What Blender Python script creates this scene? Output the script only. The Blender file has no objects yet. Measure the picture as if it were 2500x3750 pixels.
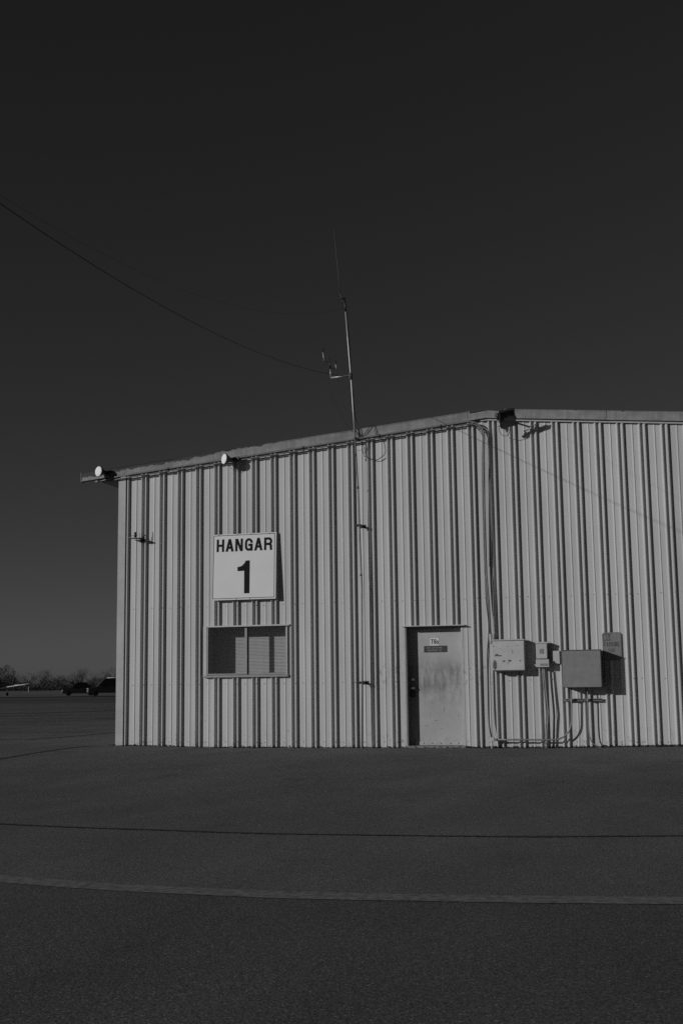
import bpy, bmesh, math, random
from mathutils import Vector, Matrix
random.seed(7)
scene = bpy.context.scene
COL = scene.collection

# ------------------------------------------------------------------ camera
cam_data = bpy.data.cameras.new('camera')
cam = bpy.data.objects.new('camera', cam_data)
COL.objects.link(cam)
_yaw, _pitch, _roll = -0.26093, 0.141887, -0.0131166
_f = Vector((math.sin(_yaw) * math.cos(_pitch), math.cos(_yaw) * math.cos(_pitch), math.sin(_pitch)))
_r = Vector((math.cos(_yaw), -math.sin(_yaw), 0))
_u = _r.cross(_f)
_R = math.cos(_roll) * _r + math.sin(_roll) * _u
_U = -math.sin(_roll) * _r + math.cos(_roll) * _u
cam.matrix_world = Matrix(((_R.x, _U.x, -_f.x, 9.4674), (_R.y, _U.y, -_f.y, -20.3356),
                           (_R.z, _U.z, -_f.z, 1.0706), (0, 0, 0, 1)))
cam_data.sensor_fit = 'VERTICAL'
cam_data.sensor_height = 36.0
cam_data.sensor_width = 24.0
cam_data.lens = 4390.2 / 3750 * 36.0
cam_data.clip_start = 0.05
cam_data.clip_end = 4000
scene.camera = cam

# ------------------------------------------------------------------ light
SUN_TRAVEL = Vector((1.05, 1.0, -0.40)).normalized()
SUN_EL = math.asin(-SUN_TRAVEL.z)
SUN_AZ = math.atan2(-SUN_TRAVEL.x, -SUN_TRAVEL.y)      # clockwise from +Y
world = bpy.data.worlds.new('World')
scene.world = world
world.use_nodes = True
wn, wl = world.node_tree.nodes, world.node_tree.links
wn.clear()
sky = wn.new('ShaderNodeTexSky')
sky.sky_type = 'NISHITA'
sky.sun_disc = False
sky.sun_elevation = SUN_EL
sky.sun_rotation = SUN_AZ
sky.air_density = 1.0
sky.dust_density = 0.35
sky.ozone_density = 1.0
# black-and-white film behind a red filter: the red of the sky decides its grey
sep = wn.new('ShaderNodeSeparateColor')
wl.new(sky.outputs[0], sep.inputs[0])
m1 = wn.new('ShaderNodeMath'); m1.operation = 'MULTIPLY'; m1.inputs[1].default_value = 0.25          # what the filter lets through
wl.new(sep.outputs[0], m1.inputs[0])
bg = wn.new('ShaderNodeBackground')
bg.inputs['Strength'].default_value = 0.05
wo = wn.new('ShaderNodeOutputWorld')
wl.new(m1.outputs[0], bg.inputs['Color'])
wl.new(bg.outputs[0], wo.inputs['Surface'])

sun_data = bpy.data.lights.new('sun', 'SUN')
sun_data.energy = 2.3
sun_data.angle = math.radians(0.53)
sun_data.color = (1, 1, 1)
sun = bpy.data.objects.new('sun', sun_data)
COL.objects.link(sun)
sun.location = (-30, -30, 20)
sun.rotation_euler = SUN_TRAVEL.to_track_quat('-Z', 'Y').to_euler()

scene.render.engine = 'CYCLES'
scene.cycles.use_denoising = False
scene.cycles.max_bounces = 6
scene.view_settings.view_transform = 'Standard'
scene.view_settings.look = 'None'
scene.view_settings.gamma = 1.0
scene.view_settings.exposure = 0.0
scene.view_settings.use_curve_mapping = False


# ------------------------------------------------------------------ materials
class NT:
    """small helper to wire shader nodes"""
    def __init__(self, name):
        self.m = bpy.data.materials.new(name)
        self.m.use_nodes = True
        self.t = self.m.node_tree
        self.n, self.l = self.t.nodes, self.t.links
        self.p = self.n['Principled BSDF']
        self.co = self.n.new('ShaderNodeTexCoord')
        self.geo = self.n.new('ShaderNodeNewGeometry')

    def put(self, sock, v):
        if isinstance(v, bpy.types.NodeSocket):
            self.l.new(v, sock)
        else:
            sock.default_value = v

    def math(self, op, a, b=0.0, clamp=False):
        n = self.n.new('ShaderNodeMath'); n.operation = op; n.use_clamp = clamp
        self.put(n.inputs[0], a); self.put(n.inputs[1], b)
        return n.outputs[0]

    def mapped(self, vec, scale=(1, 1, 1), loc=(0, 0, 0)):
        n = self.n.new('ShaderNodeMapping')
        self.l.new(vec, n.inputs['Vector'])
        n.inputs['Scale'].default_value = scale
        n.inputs['Location'].default_value = loc
        return n.outputs[0]

    def noise(self, vec, scale, detail=4, rough=0.55, dist=0.0):
        n = self.n.new('ShaderNodeTexNoise')
        self.l.new(vec, n.inputs['Vector'])
        n.inputs['Scale'].default_value = scale
        n.inputs['Detail'].default_value = detail
        n.inputs['Roughness'].default_value = rough
        n.inputs['Distortion'].default_value = dist
        return n.outputs['Fac']

    def voronoi(self, vec, scale, out='Distance'):
        n = self.n.new('ShaderNodeTexVoronoi')
        self.l.new(vec, n.inputs['Vector'])
        n.inputs['Scale'].default_value = scale
        return n.outputs[out]

    def ramp(self, fac, lo, hi, a=0.0, b=1.0):
        n = self.n.new('ShaderNodeMapRange')
        n.clamp = True
        n.interpolation_type = 'SMOOTHSTEP'
        self.put(n.inputs['Value'], fac)
        self.put(n.inputs['From Min'], lo); self.put(n.inputs['From Max'], hi)
        self.put(n.inputs['To Min'], a); self.put(n.inputs['To Max'], b)
        return n.outputs[0]

    def xyz(self, vec):
        n = self.n.new('ShaderNodeSeparateXYZ')
        self.l.new(vec, n.inputs[0])
        return n.outputs

    def lerp(self, a, b, f):
        n = self.n.new('ShaderNodeMix'); n.data_type = 'FLOAT'
        self.put(n.inputs[0], f); self.put(n.inputs[2], a); self.put(n.inputs[3], b)
        return n.outputs[0]

    def bump(self, h, strength, dist):
        n = self.n.new('ShaderNodeBump')
        n.inputs['Strength'].default_value = strength
        n.inputs['Distance'].default_value = dist
        self.l.new(h, n.inputs['Height'])
        self.l.new(n.outputs[0], self.p.inputs['Normal'])

    def grey(self, v):
        """a grey value (socket or number) into the base colour"""
        if isinstance(v, bpy.types.NodeSocket):
            c = self.n.new('ShaderNodeCombineColor')
            for i in range(3):
                self.l.new(v, c.inputs[i])
            self.l.new(c.outputs[0], self.p.inputs['Base Color'])
        else:
            self.p.inputs['Base Color'].default_value = (v, v, v, 1)

    def spots(self, base, spot_list, wob=0.35, nscale=28):
        """soft-edged worn marks at fixed places (x, z, rx, rz) of the object: 1 inside"""
        s = self.xyz(self.co.outputs['Object'])
        nz = self.math('MULTIPLY', self.math('SUBTRACT', self.noise(self.co.outputs['Object'], nscale, 4), 0.5), wob * 4)
        tot = None
        for (x, z, rx, rz) in spot_list:
            a = self.math('DIVIDE', self.math('SUBTRACT', s[0], x), rx)
            b = self.math('DIVIDE', self.math('SUBTRACT', s[2], z), rz)
            d = self.math('SQRT', self.math('ADD', self.math('MULTIPLY', a, a), self.math('MULTIPLY', b, b)))
            d = self.math('ADD', d, nz)
            k = self.ramp(d, 0.75, 1.15, 1.0, 0.0)
            tot = k if tot is None else self.math('MAXIMUM', tot, k)
        return tot


def simple(name, g, rough=0.6, metal=0.0, var=0.08, nscale=12, spec=0.5, bump=0.0):
    t = NT(name)
    n = t.noise(t.co.outputs['Object'], nscale, 5)
    t.grey(t.ramp(n, 0.25, 0.75, g * (1 - var), g * (1 + var)))
    t.p.inputs['Roughness'].default_value = rough
    t.p.inputs['Metallic'].default_value = metal
    t.p.inputs['Specular IOR Level'].default_value = spec
    if bump:
        t.bump(t.noise(t.co.outputs['Object'], nscale * 6, 3), bump, 0.004)
    return t.m


M = {}


def wall_material():
    t = NT('ribbed_wall_paint')
    pos = t.geo.outputs['Position']
    x, y, z = t.xyz(pos)
    big = t.noise(t.mapped(pos, (0.6, 0.6, 0.25)), 1.6, 4)
    streak = t.noise(t.mapped(pos, (14, 14, 0.35)), 1.0, 5, 0.6)
    fine = t.noise(pos, 55, 3)
    g = t.ramp(big, 0.25, 0.75, 0.43, 0.485)
    oi = t.n.new('ShaderNodeObjectInfo')
    g = t.math('MULTIPLY', g, t.ramp(oi.outputs['Random'], 0.0, 1.0, 0.965, 1.03))
    g = t.math('MULTIPLY', g, t.ramp(streak, 0.3, 0.72, 0.95, 1.03))
    g = t.math('MULTIPLY', g, t.ramp(fine, 0.3, 0.7, 0.97, 1.03))
    # splashed dirt along the foot of the wall and hand-height scuffs round the door
    foot = t.math('MULTIPLY', t.ramp(z, 0.0, 0.42, 1.0, 0.0), t.ramp(t.noise(pos, 9, 6, 0.7), 0.52, 0.72))
    g = t.math('MULTIPLY', g, t.math('SUBTRACT', 1.0, t.math('MULTIPLY', foot, 0.55)))
    band = t.math('MULTIPLY', t.ramp(z, 0.85, 1.1), t.ramp(z, 1.28, 1.5, 1.0, 0.0))
    near = t.math('MULTIPLY', t.ramp(x, 4.35, 4.8), t.ramp(x, 6.3, 6.75, 1.0, 0.0))
    sc = t.math('MULTIPLY', t.math('MULTIPLY', band, near), t.ramp(t.noise(pos, 11, 5, 0.7), 0.5, 0.68))
    g = t.math('MULTIPLY', g, t.math('SUBTRACT', 1.0, t.math('MULTIPLY', sc, 0.5)))
    chips = t.ramp(t.noise(t.mapped(pos, (1, 1, 0.4)), 26, 2, 0.5), 0.735, 0.76)
    chips = t.math('MULTIPLY', chips, t.ramp(z, 0.25, 1.1, 1.0, 0.25))
    g = t.math('MULTIPLY', g, t.math('SUBTRACT', 1.0, t.math('MULTIPLY', chips, 0.55)))
    t.grey(g)
    t.p.inputs['Roughness'].default_value = 0.55
    t.p.inputs['Specular IOR Level'].default_value = 0.3
    t.bump(t.noise(t.mapped(pos, (1, 1, 0.35)), 3.2, 3), 0.35, 0.012)
    return t.m


def fascia_material():
    t = NT('weathered_fascia')
    o = t.co.outputs['Object']
    x, y, z = t.xyz(o)
    wx = t.xyz(t.geo.outputs['Position'])[0]
    n = t.noise(t.mapped(o, (1.2, 1, 3)), 2.4, 6, 0.6)
    st = t.noise(t.mapped(o, (9, 1, 0.6)), 1.5, 5, 0.65)
    g = t.ramp(n, 0.3, 0.72, 0.17, 0.26)
    g = t.math('MULTIPLY', g, t.ramp(st, 0.35, 0.75, 0.84, 1.14))
    # black growth hanging from the top edge, thickest towards the low end
    hang = t.math('ADD', t.math('MULTIPLY', t.noise(t.mapped(o, (3.2, 1, 1)), 1.7, 5, 0.65), 0.19),
                  t.ramp(wx, -0.4, 4.2, -0.01, -0.115))
    edge = t.math('SUBTRACT', z, t.math('SUBTRACT', 0.165, hang))
    mould = t.ramp(edge, -0.008, 0.012)
    g = t.math('MULTIPLY', g, t.math('SUBTRACT', 1.0, t.math('MULTIPLY', mould, 0.86)))
    t.grey(g)
    t.p.inputs['Roughness'].default_value = 0.75
    t.bump(t.noise(o, 14, 4), 0.25, 0.01)
    return t.m


def asphalt_material(name, base, coarse):
    t = NT(name)
    pos = t.geo.outputs['Position']
    big = t.noise(t.mapped(pos, (0.35, 0.16, 1)), 1.0, 4, 0.5)
    mid = t.noise(t.mapped(pos, (1.3, 0.5, 1)), 1.0, 5, 0.6)
    fine = t.noise(pos, 110, 3, 0.7)
    stones = t.voronoi(pos, 150, 'Color')
    sx = t.xyz(stones)[0]
    g = t.ramp(big, 0.3, 0.7, base * 0.9, base * 1.1)
    g = t.math('MULTIPLY', g, t.ramp(mid, 0.28, 0.75, 0.88, 1.1))
    g = t.math('MULTIPLY', g, t.ramp(fine, 0.3, 0.7, 1 - 0.5 * coarse, 1 + 0.5 * coarse))
    g = t.math('MULTIPLY', g, t.ramp(sx, 0.0, 1.0, 1 - 0.5 * coarse, 1 + 0.5 * coarse))
    bright = t.ramp(sx, 0.975, 0.985)
    g = t.math('ADD', g, t.math('MULTIPLY', bright, 0.16 * coarse))
    stain = t.ramp(t.noise(t.mapped(pos, (0.8, 0.4, 1)), 1.3, 5, 0.6), 0.6, 0.74)
    g = t.math('MULTIPLY', g, t.math('SUBTRACT', 1.0, t.math('MULTIPLY', stain, 0.26)))
    t.grey(g)
    t.p.inputs['Roughness'].default_value = 0.9
    t.p.inputs['Specular IOR Level'].default_value = 0.2
    h = t.math('ADD', t.math('MULTIPLY', fine, 0.6), t.math('MULTIPLY', sx, 0.4))
    t.bump(h, 0.55 * coarse + 0.1, 0.012)
    return t.m


def grass_material():
    t = NT('winter_field')
    pos = t.geo.outputs['Position']
    n = t.noise(t.mapped(pos, (0.03, 0.09, 1)), 1.0, 7, 0.65)
    g = t.ramp(n, 0.3, 0.72, 0.085, 0.125)
    t.grey(g)
    t.p.inputs['Roughness'].default_value = 1.0
    t.p.inputs['Specular IOR Level'].default_value = 0.0
    return t.m


def door_material():
    t = NT('scuffed_door_paint')
    o = t.co.outputs['Object']
    x, y, z = t.xyz(o)
    n = t.noise(o, 3.0, 6, 0.6)
    g = t.ramp(n, 0.3, 0.75, 0.33, 0.39)
    band = t.math('MULTIPLY', t.ramp(z, 0.45, 1.1), t.ramp(z, 1.2, 1.6, 1.0, 0.0))
    dirt = t.math('MULTIPLY', band, t.ramp(t.noise(t.mapped(o, (1.3, 1, 0.45)), 6.0, 7, 0.72), 0.34, 0.66))
    g = t.math('MULTIPLY', g, t.math('SUBTRACT', 1.0, t.math('MULTIPLY', dirt, 0.55)))
    low = t.math('MULTIPLY', t.ramp(z, 0.1, 0.9, 1.0, 0.0), t.ramp(t.noise(o, 5, 6, 0.7), 0.55, 0.75))
    g = t.math('MULTIPLY', g, t.math('SUBTRACT', 1.0, t.math('MULTIPLY', low, 0.2)))
    scr = t.spots(0, [(0.60, 0.60, 0.006, 0.055), (0.46, 0.42, 0.03, 0.008), (0.30, 0.33, 0.04, 0.006), (0.85, 0.50, 0.005, 0.03),
                      (0.78, 0.80, 0.004, 0.04), (0.40, 0.72, 0.004, 0.02), (0.36, 0.5, 0.004, 0.05), (0.55, 0.28, 0.03, 0.005)], 0.25, 40)
    g = t.math('MULTIPLY', g, t.math('SUBTRACT', 1.0, t.math('MULTIPLY', scr, 0.5)))
    t.grey(g)
    t.p.inputs['Roughness'].default_value = 0.6
    return t.m


def rusty_box_material():
    t = NT('rust_spotted_enclosure_paint')
    o = t.co.outputs['Object']
    n = t.noise(o, 5, 6, 0.6)
    g = t.ramp(n, 0.3, 0.72, 0.40, 0.47)
    sp = t.spots(0, [(0.095, 0.245, 0.065, 0.014), (0.075, 0.262, 0.03, 0.012), (0.335, 0.31, 0.005, 0.045), (0.185, 0.15, 0.026, 0.016),
                     (0.285, 0.158, 0.03, 0.017), (0.46, 0.155, 0.011, 0.016), (0.035, 0.09, 0.035, 0.085), (0.43, 0.405, 0.007, 0.01),
                     (0.39, 0.405, 0.006, 0.008), (0.26, 0.393, 0.009, 0.007), (0.13, 0.36, 0.007, 0.006), (0.255, 0.125, 0.01, 0.008),
                     (0.016, 0.40, 0.008, 0.014), (0.016, 0.325, 0.006, 0.007), (0.24, 0.105, 0.007, 0.006), (0.315, 0.10, 0.005, 0.005)])
    spk = t.ramp(t.noise(o, 75, 2), 0.73, 0.76)
    g = t.lerp(g, 0.085, t.math('MAXIMUM', sp, t.math('MULTIPLY', spk, 0.5)))
    t.grey(g)
    t.p.inputs['Roughness'].default_value = 0.6
    return t.m


def glass_material():
    m = bpy.data.materials.new('window_glass')
    m.use_nodes = True
    n, l = m.node_tree.nodes, m.node_tree.links
    n.clear()
    out = n.new('ShaderNodeOutputMaterial')
    mix = n.new('ShaderNodeMixShader')
    lw = n.new('ShaderNodeLayerWeight'); lw.inputs['Blend'].default_value = 0.5
    pw = n.new('ShaderNodeMath'); pw.operation = 'POWER'; pw.inputs[1].default_value = 5.0
    l.new(lw.outputs['Facing'], pw.inputs[0])
    fr = n.new('ShaderNodeMath'); fr.operation = 'MULTIPLY_ADD'; fr.inputs[1].default_value = 0.9; fr.inputs[2].default_value = 0.05
    l.new(pw.outputs[0], fr.inputs[0])
    tr = n.new('ShaderNodeBsdfTransparent'); tr.inputs[0].default_value = (0.92, 0.92, 0.92, 1)
    gl = n.new('ShaderNodeBsdfGlossy'); gl.inputs['Roughness'].default_value = 0.02
    l.new(fr.outputs[0], mix.inputs[0]); l.new(tr.outputs[0], mix.inputs[1]); l.new(gl.outputs[0], mix.inputs[2])
    l.new(mix.outputs[0], out.inputs[0])
    return m


M['wall'] = wall_material()
M['fascia'] = fascia_material()
M['apron'] = asphalt_material('asphalt_apron', 0.136, 0.75)
M['apron_old'] = asphalt_material('coarse_asphalt', 0.1, 0.7)
M['taxiway'] = asphalt_material('taxiway_asphalt', 0.14, 0.2)
M['field'] = grass_material()
M['door'] = door_material()
M['rusty'] = rusty_box_material()
M['glass'] = glass_material()
M['trim'] = simple('corner_trim_paint', 0.36, 0.6, var=0.1, nscale=4)
M['trim_light'] = simple('light_trim_paint', 0.45, 0.5, var=0.08, nscale=7)
M['strip'] = simple('rake_strip_paint', 0.36, 0.6, var=0.1)
M['roof'] = simple('roof_sheet', 0.25, 0.6)
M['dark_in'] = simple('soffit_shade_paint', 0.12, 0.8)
M['concrete'] = simple('foundation_concrete', 0.2, 0.95, var=0.35, nscale=18, bump=0.4)
M['tar'] = simple('tar_sealant', 0.02, 0.7, var=0.3, nscale=8)
M['grit'] = simple('dark_grit', 0.05, 0.95, var=0.5, nscale=6)
M['stripe'] = simple('worn_stripe_paint', 0.155, 0.9, var=0.45, nscale=22)
M['sign_white'] = simple('sign_white', 0.60, 0.55, var=0.025, nscale=3)
M['sign_black'] = simple('sign_black', 0.014, 0.8, var=0.1, spec=0.1)
M['plate_white'] = simple('plate_white', 0.6, 0.5, var=0.04)
M['plaque'] = simple('plaque_dark', 0.05, 0.6, var=0.1, spec=0.2)
M['plaque_text'] = simple('plaque_lettering', 0.32, 0.6, var=0.05)
M['np_grey'] = simple('faded_sign_face', 0.235, 0.6, var=0.12, nscale=20)
M['np_dark'] = simple('faded_sign_ink', 0.115, 0.6, var=0.15, nscale=30)
M['conduit'] = simple('galvanised_conduit', 0.2, 0.5, metal=0.35, var=0.18, nscale=22)
M['conduit_shaded'] = simple('shaded_conduit', 0.16, 0.6, metal=0.2, var=0.2, nscale=18)  # conduit darkened, shade of the pipes' sides put into the colour
M['pvc'] = simple('pale_fitting', 0.4, 0.5, var=0.08)
M['mast'] = simple('mast_steel', 0.38, 0.4, metal=0.3, var=0.15, nscale=14)
M['whip'] = simple('weathered_whip', 0.16, 0.6, var=0.15)
M['black'] = simple('black_plastic', 0.016, 0.5, var=0.2)
M['cable'] = simple('black_cable', 0.012, 0.6, var=0.1)
M['grey_cable'] = simple('grey_cable', 0.035, 0.6, var=0.1)
M['meter'] = simple('meter_case_paint', 0.42, 0.5, var=0.07, nscale=14)
M['label_grey'] = simple('worn_label', 0.2, 0.7, var=0.25, nscale=60)
M['box_d'] = simple('grey_enclosure_paint', 0.195, 0.6, var=0.1, nscale=9)
M['box_lid'] = simple('enclosure_lid_edge', 0.085, 0.6)
M['lens'] = simple('lamp_lens', 0.80, 0.7, var=0.02, spec=0.2)
M['lamp_body'] = simple('lamp_housing', 0.05, 0.5, var=0.15)
M['frame'] = simple('window_frame_aluminium', 0.25, 0.45, metal=0.2, var=0.1)
M['blind'] = simple('blind_slat', 0.54, 0.5, var=0.05)
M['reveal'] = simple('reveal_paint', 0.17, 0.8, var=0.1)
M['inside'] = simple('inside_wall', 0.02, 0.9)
M['kick'] = simple('kick_strip_paint', 0.37, 0.6, var=0.12, nscale=15)
M['brass'] = simple('door_hardware', 0.55, 0.18, metal=1.0, var=0.2)
M['screw'] = simple('screw_head', 0.07, 0.5)
M['car_paint'] = simple('dark_car_paint', 0.008, 0.25, var=0.05, spec=0.5)
M['car_glass'] = simple('tinted_car_glass', 0.006, 0.05, var=0.05)
M['tyre'] = simple('tyre_rubber', 0.008, 0.95, spec=0.1)
M['rim'] = simple('wheel_rim', 0.015, 0.6)
M['glint_white'] = simple('painted_glint_white', 0.75, 0.3, var=0.03)  # near-white colour paints in the sun glints on the cars
M['chrome'] = simple('chrome_trim', 0.8, 0.12, metal=1.0, var=0.05)
M['number_plate'] = simple('number_plate', 0.3, 0.5)
M['plane'] = simple('aircraft_paint', 0.72, 0.35, var=0.05)
M['plane_dark'] = simple('aircraft_dark_paint', 0.03, 0.4)
M['bark'] = simple('bark', 0.035, 0.95, var=0.3)
M['twig'] = simple('bare_twigs', 0.036, 1.0, var=0.35, spec=0.0)
M['leaf'] = simple('evergreen_leaves', 0.03, 0.9, var=0.4, spec=0.05)
M['post'] = simple('post_white', 0.35, 0.6)
M['wood'] = simple('pole_wood', 0.11, 0.9, var=0.3)


# ------------------------------------------------------------------ mesh helpers
def origin_of(o):
    v = Vector((0, 0, 0))
    while o is not None:
        v = v + o.location
        o = o.parent
    return v


class Geo:
    def __init__(self):
        self.v, self.f, self.s = [], [], []

    def quad(self, *pts):
        i = len(self.v)
        self.v += [tuple(p) for p in pts]
        self.f.append(tuple(range(i, i + len(pts)))); self.s.append(False)
        return self

    def box(self, x0, x1, y0, y1, z0, z1, bev=0.0, mat=None):
        bm = bmesh.new()
        bmesh.ops.create_cube(bm, size=1.0)
        for v in bm.verts:
            v.co = Vector(((x0 + x1) / 2 + v.co.x * (x1 - x0), (y0 + y1) / 2 + v.co.y * (y1 - y0), (z0 + z1) / 2 + v.co.z * (z1 - z0)))
        if bev > 0:
            bmesh.ops.bevel(bm, geom=list(bm.edges), offset=bev, segments=2, affect='EDGES', profile=0.6)
        if mat is not None:
            bm.transform(mat)
        self.from_bm(bm)
        return self

    def from_bm(self, bm, smooth=False):
        i = len(self.v)
        bm.verts.index_update()
        self.v += [tuple(v.co) for v in bm.verts]
        for f in bm.faces:
            self.f.append(tuple(i + v.index for v in f.verts)); self.s.append(smooth)
        bm.free()

    def tube(self, pts, r, seg=10, cap=True, r1=None):
        pts = [Vector(p) for p in pts]
        n = len(pts)
        i0 = len(self.v)
        t = (pts[1] - pts[0]).normalized()
        a = t.orthogonal().normalized()
        for k, p in enumerate(pts):
            if k == 0:
                tt = (pts[1] - pts[0]).normalized()
            elif k == n - 1:
                tt = (pts[-1] - pts[-2]).normalized()
            else:
                tt = ((pts[k + 1] - p).normalized() + (p - pts[k - 1]).normalized())
                tt = tt.normalized() if tt.length > 1e-6 else t
            a = (a - tt * a.dot(tt)).normalized()
            b = tt.cross(a)
            rr = r if r1 is None else r + (r1 - r) * k / (n - 1)
            for q in range(seg):
                w = 2 * math.pi * q / seg
                self.v.append(tuple(p + (a * math.cos(w) + b * math.sin(w)) * rr))
        for k in range(n - 1):
            for q in range(seg):
                q2 = (q + 1) % seg
                self.f.append((i0 + k * seg + q, i0 + k * seg + q2, i0 + (k + 1) * seg + q2, i0 + (k + 1) * seg + q)); self.s.append(True)
        if cap:
            self.f.append(tuple(i0 + q for q in range(seg))[::-1]); self.s.append(False)
            self.f.append(tuple(i0 + (n - 1) * seg + q for q in range(seg))); self.s.append(False)
        return self

    def lathe(self, prof, base, axis, seg=24, smooth=True):
        """prof: (radius, distance along axis)"""
        axis = Vector(axis).normalized(); base = Vector(base)
        a = axis.orthogonal().normalized(); b = axis.cross(a)
        i0 = len(self.v)
        for r, h in prof:
            for q in range(seg):
                w = 2 * math.pi * q / seg
                self.v.append(tuple(base + axis * h + (a * math.cos(w) + b * math.sin(w)) * max(r, 1e-4)))
        for k in range(len(prof) - 1):
            for q in range(seg):
                q2 = (q + 1) % seg
                self.f.append((i0 + k * seg + q, i0 + k * seg + q2, i0 + (k + 1) * seg + q2, i0 + (k + 1) * seg + q)); self.s.append(smooth)
        self.f.append(tuple(i0 + q for q in range(seg))[::-1]); self.s.append(False)
        self.f.append(tuple(i0 + (len(prof) - 1) * seg + q for q in range(seg))); self.s.append(False)
        return self

    def prism(self, poly, y0, y1):
        """poly in (x, z), extruded from y0 (front) to y1"""
        n = len(poly); i = len(self.v)
        self.v += [(x, y0, z) for x, z in poly] + [(x, y1, z) for x, z in poly]
        self.f.append(tuple(i + k for k in range(n))); self.s.append(False)
        self.f.append(tuple(i + n + k for k in range(n))[::-1]); self.s.append(False)
        for k in range(n):
            k2 = (k + 1) % n
            self.f.append((i + k, i + n + k, i + n + k2, i + k2)); self.s.append(False)
        return self

    def mesh(self, name, off=Vector((0, 0, 0))):
        me = bpy.data.meshes.new(name)
        me.from_pydata([tuple(Vector(v) - off) for v in self.v], [], self.f)
        me.polygons.foreach_set('use_smooth', self.s)
        me.update()
        return me

    def build(self, name, mat, parent=None, origin=None, local=False, kind=None, fix=True):
        """world-space geometry becomes one object; origin: where a top-level object stands"""
        if local:
            off = Vector((0, 0, 0))
        elif parent is not None:
            off = origin_of(parent)
        else:
            off = Vector(origin) if origin is not None else Vector((0, 0, 0))
        me = self.mesh(name, off)
        if fix:
            bm = bmesh.new(); bm.from_mesh(me)
            bmesh.ops.recalc_face_normals(bm, faces=bm.faces)
            bm.to_mesh(me); bm.free()
        me.materials.append(mat)
        o = bpy.data.objects.new(name, me)
        COL.objects.link(o)
        if parent is not None:
            o.parent = parent
        elif not local:
            o.location = off
        if kind:
            o['kind'] = kind
        return o


def tag(o, label, cat, group=None):
    o['label'] = label; o['category'] = cat
    if group:
        o['group'] = group
    return o


def thing(name, label, cat, loc, group=None):
    o = bpy.data.objects.new(name, None)
    COL.objects.link(o)
    o.location = loc
    o.empty_display_size = 0.2
    return tag(o, label, cat, group)


def struct(o, label=None):
    o['kind'] = 'structure'
    return o


def copy_tree(o, parent=None):
    c = o.copy(); COL.objects.link(c); c.parent = parent
    for ch in list(o.children):
        copy_tree(ch, c)
    return c


def smooth_path(pts, n=8):
    """Catmull-Rom through the points"""
    P = [Vector(p) for p in pts]
    P = [P[0] * 2 - P[1]] + P + [P[-1] * 2 - P[-2]]
    out = []
    for i in range(1, len(P) - 2):
        for k in range(n):
            t = k / n
            a, b, c, d = P[i - 1], P[i], P[i + 1], P[i + 2]
            out.append(0.5 * ((2 * b) + (c - a) * t + (2 * a - 5 * b + 4 * c - d) * t * t + (3 * b - a - 3 * c + d) * t ** 3))
    out.append(P[-2])
    return out


# ------------------------------------------------------------------ lettering: stroke glyphs
def arc(cx, cy, rx, ry, a0, a1, n=10):
    return [(cx + rx * math.cos(math.radians(a0 + (a1 - a0) * i / n)), cy + ry * math.sin(math.radians(a0 + (a1 - a0) * i / n))) for i in range(n + 1)]


GL = {   # centre lines in a 1 x 1 cell
    'H': [[(0, 0), (0, 1)], [(1, 0), (1, 1)], [(0, .5), (1, .5)]],
    'A': [('d', (0, 0), (.5, 1)), ('d', (1, 0), (.5, 1)), [(.22, .27), (.78, .27)]],
    'N': [[(0, 0), (0, 1)], [(1, 0), (1, 1)], ('d', (.04, 1), (.96, 0))],
    'G': [arc(.5, .68, .5, .32, 15, 180) + arc(.5, .32, .5, .32, 180, 340) + [(1, .46), (.62, .46)], [(1, .4), (1, 0)]],
    'R': [[(0, 0), (0, 1)], [(0, 1), (.6, 1)] + arc(.6, .74, .4, .26, 80, -80) + [(.6, .48), (0, .48)], [(.62, .46)] + arc(.6, .3, .36, .15, 70, 0) + [(.97, .12), (1, 0)]],
    'T': [[(0, 1), (1, 1)], [(.5, 0), (.5, 1)]],
    '6': [arc(.5, .72, .5, .28, 20, 180) + arc(.5, .28, .5, .28, 180, 540)],
    's': [arc(.5, .74, .5, .26, 25, 270, 12)[:-1] + arc(.5, .26, .5, .26, 90, -155, 12)],
    'S': [arc(.5, .74, .5, .26, 25, 270, 12)[:-1] + arc(.5, .26, .5, .26, 90, -155, 12)],
    'C': [arc(.5, .68, .5, .32, 20, 180) + arc(.5, .32, .5, .32, 180, 340)],
    'I': [[(.5, 0), (.5, 1)]],
    'V': [('d', (.5, 0), (0, 1)), ('d', (.5, 0), (1, 1))],
    'L': [[(0, 1), (0, 0), (1, 0)]],
    'P': [[(0, 0), (0, 1), (.6, 1)] + arc(.6, .74, .4, .26, 80, -80) + [(.6, .48), (0, .48)]],
    'O': [arc(.5, .68, .5, .32, 0, 180) + arc(.5, .32, .5, .32, 180, 360) + [(1, .68)]],
    'Q': [arc(.5, .68, .5, .32, 0, 180) + arc(.5, .32, .5, .32, 180, 360) + [(1, .68)], [(.65, .25), (1.02, -.05)]],
    'U': [[(0, 1), (0, .3)] + arc(.5, .3, .5, .3, 180, 360) + [(1, 1)]],
    'D': [[(0, 0), (0, 1), (.5, 1)] + arc(.5, .68, .5, .32, 85, 0) + arc(.5, .32, .5, .32, 0, -85) + [(.5, 0), (0, 0)]],
    'K': [[(0, 0), (0, 1)], [(1, 1), (.08, .42)], [(.36, .6), (1, 0)]],
    'F': [[(0, 0), (0, 1), (1, 1)], [(0, .52), (.8, .52)]],
    'E': [[(1, 0), (0, 0), (0, 1), (1, 1)], [(0, .52), (.85, .52)]],
    '1': [[(.5, 0), (.5, 1), (.15, .75)]],
    '8': [arc(.5, .75, .45, .25, -90, 270, 16), arc(.5, .25, .5, .25, 90, 450, 16)],
    '2': [arc(.5, .7, .5, .3, 165, -30) + [(0, 0), (1, 0)]],
}


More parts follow.
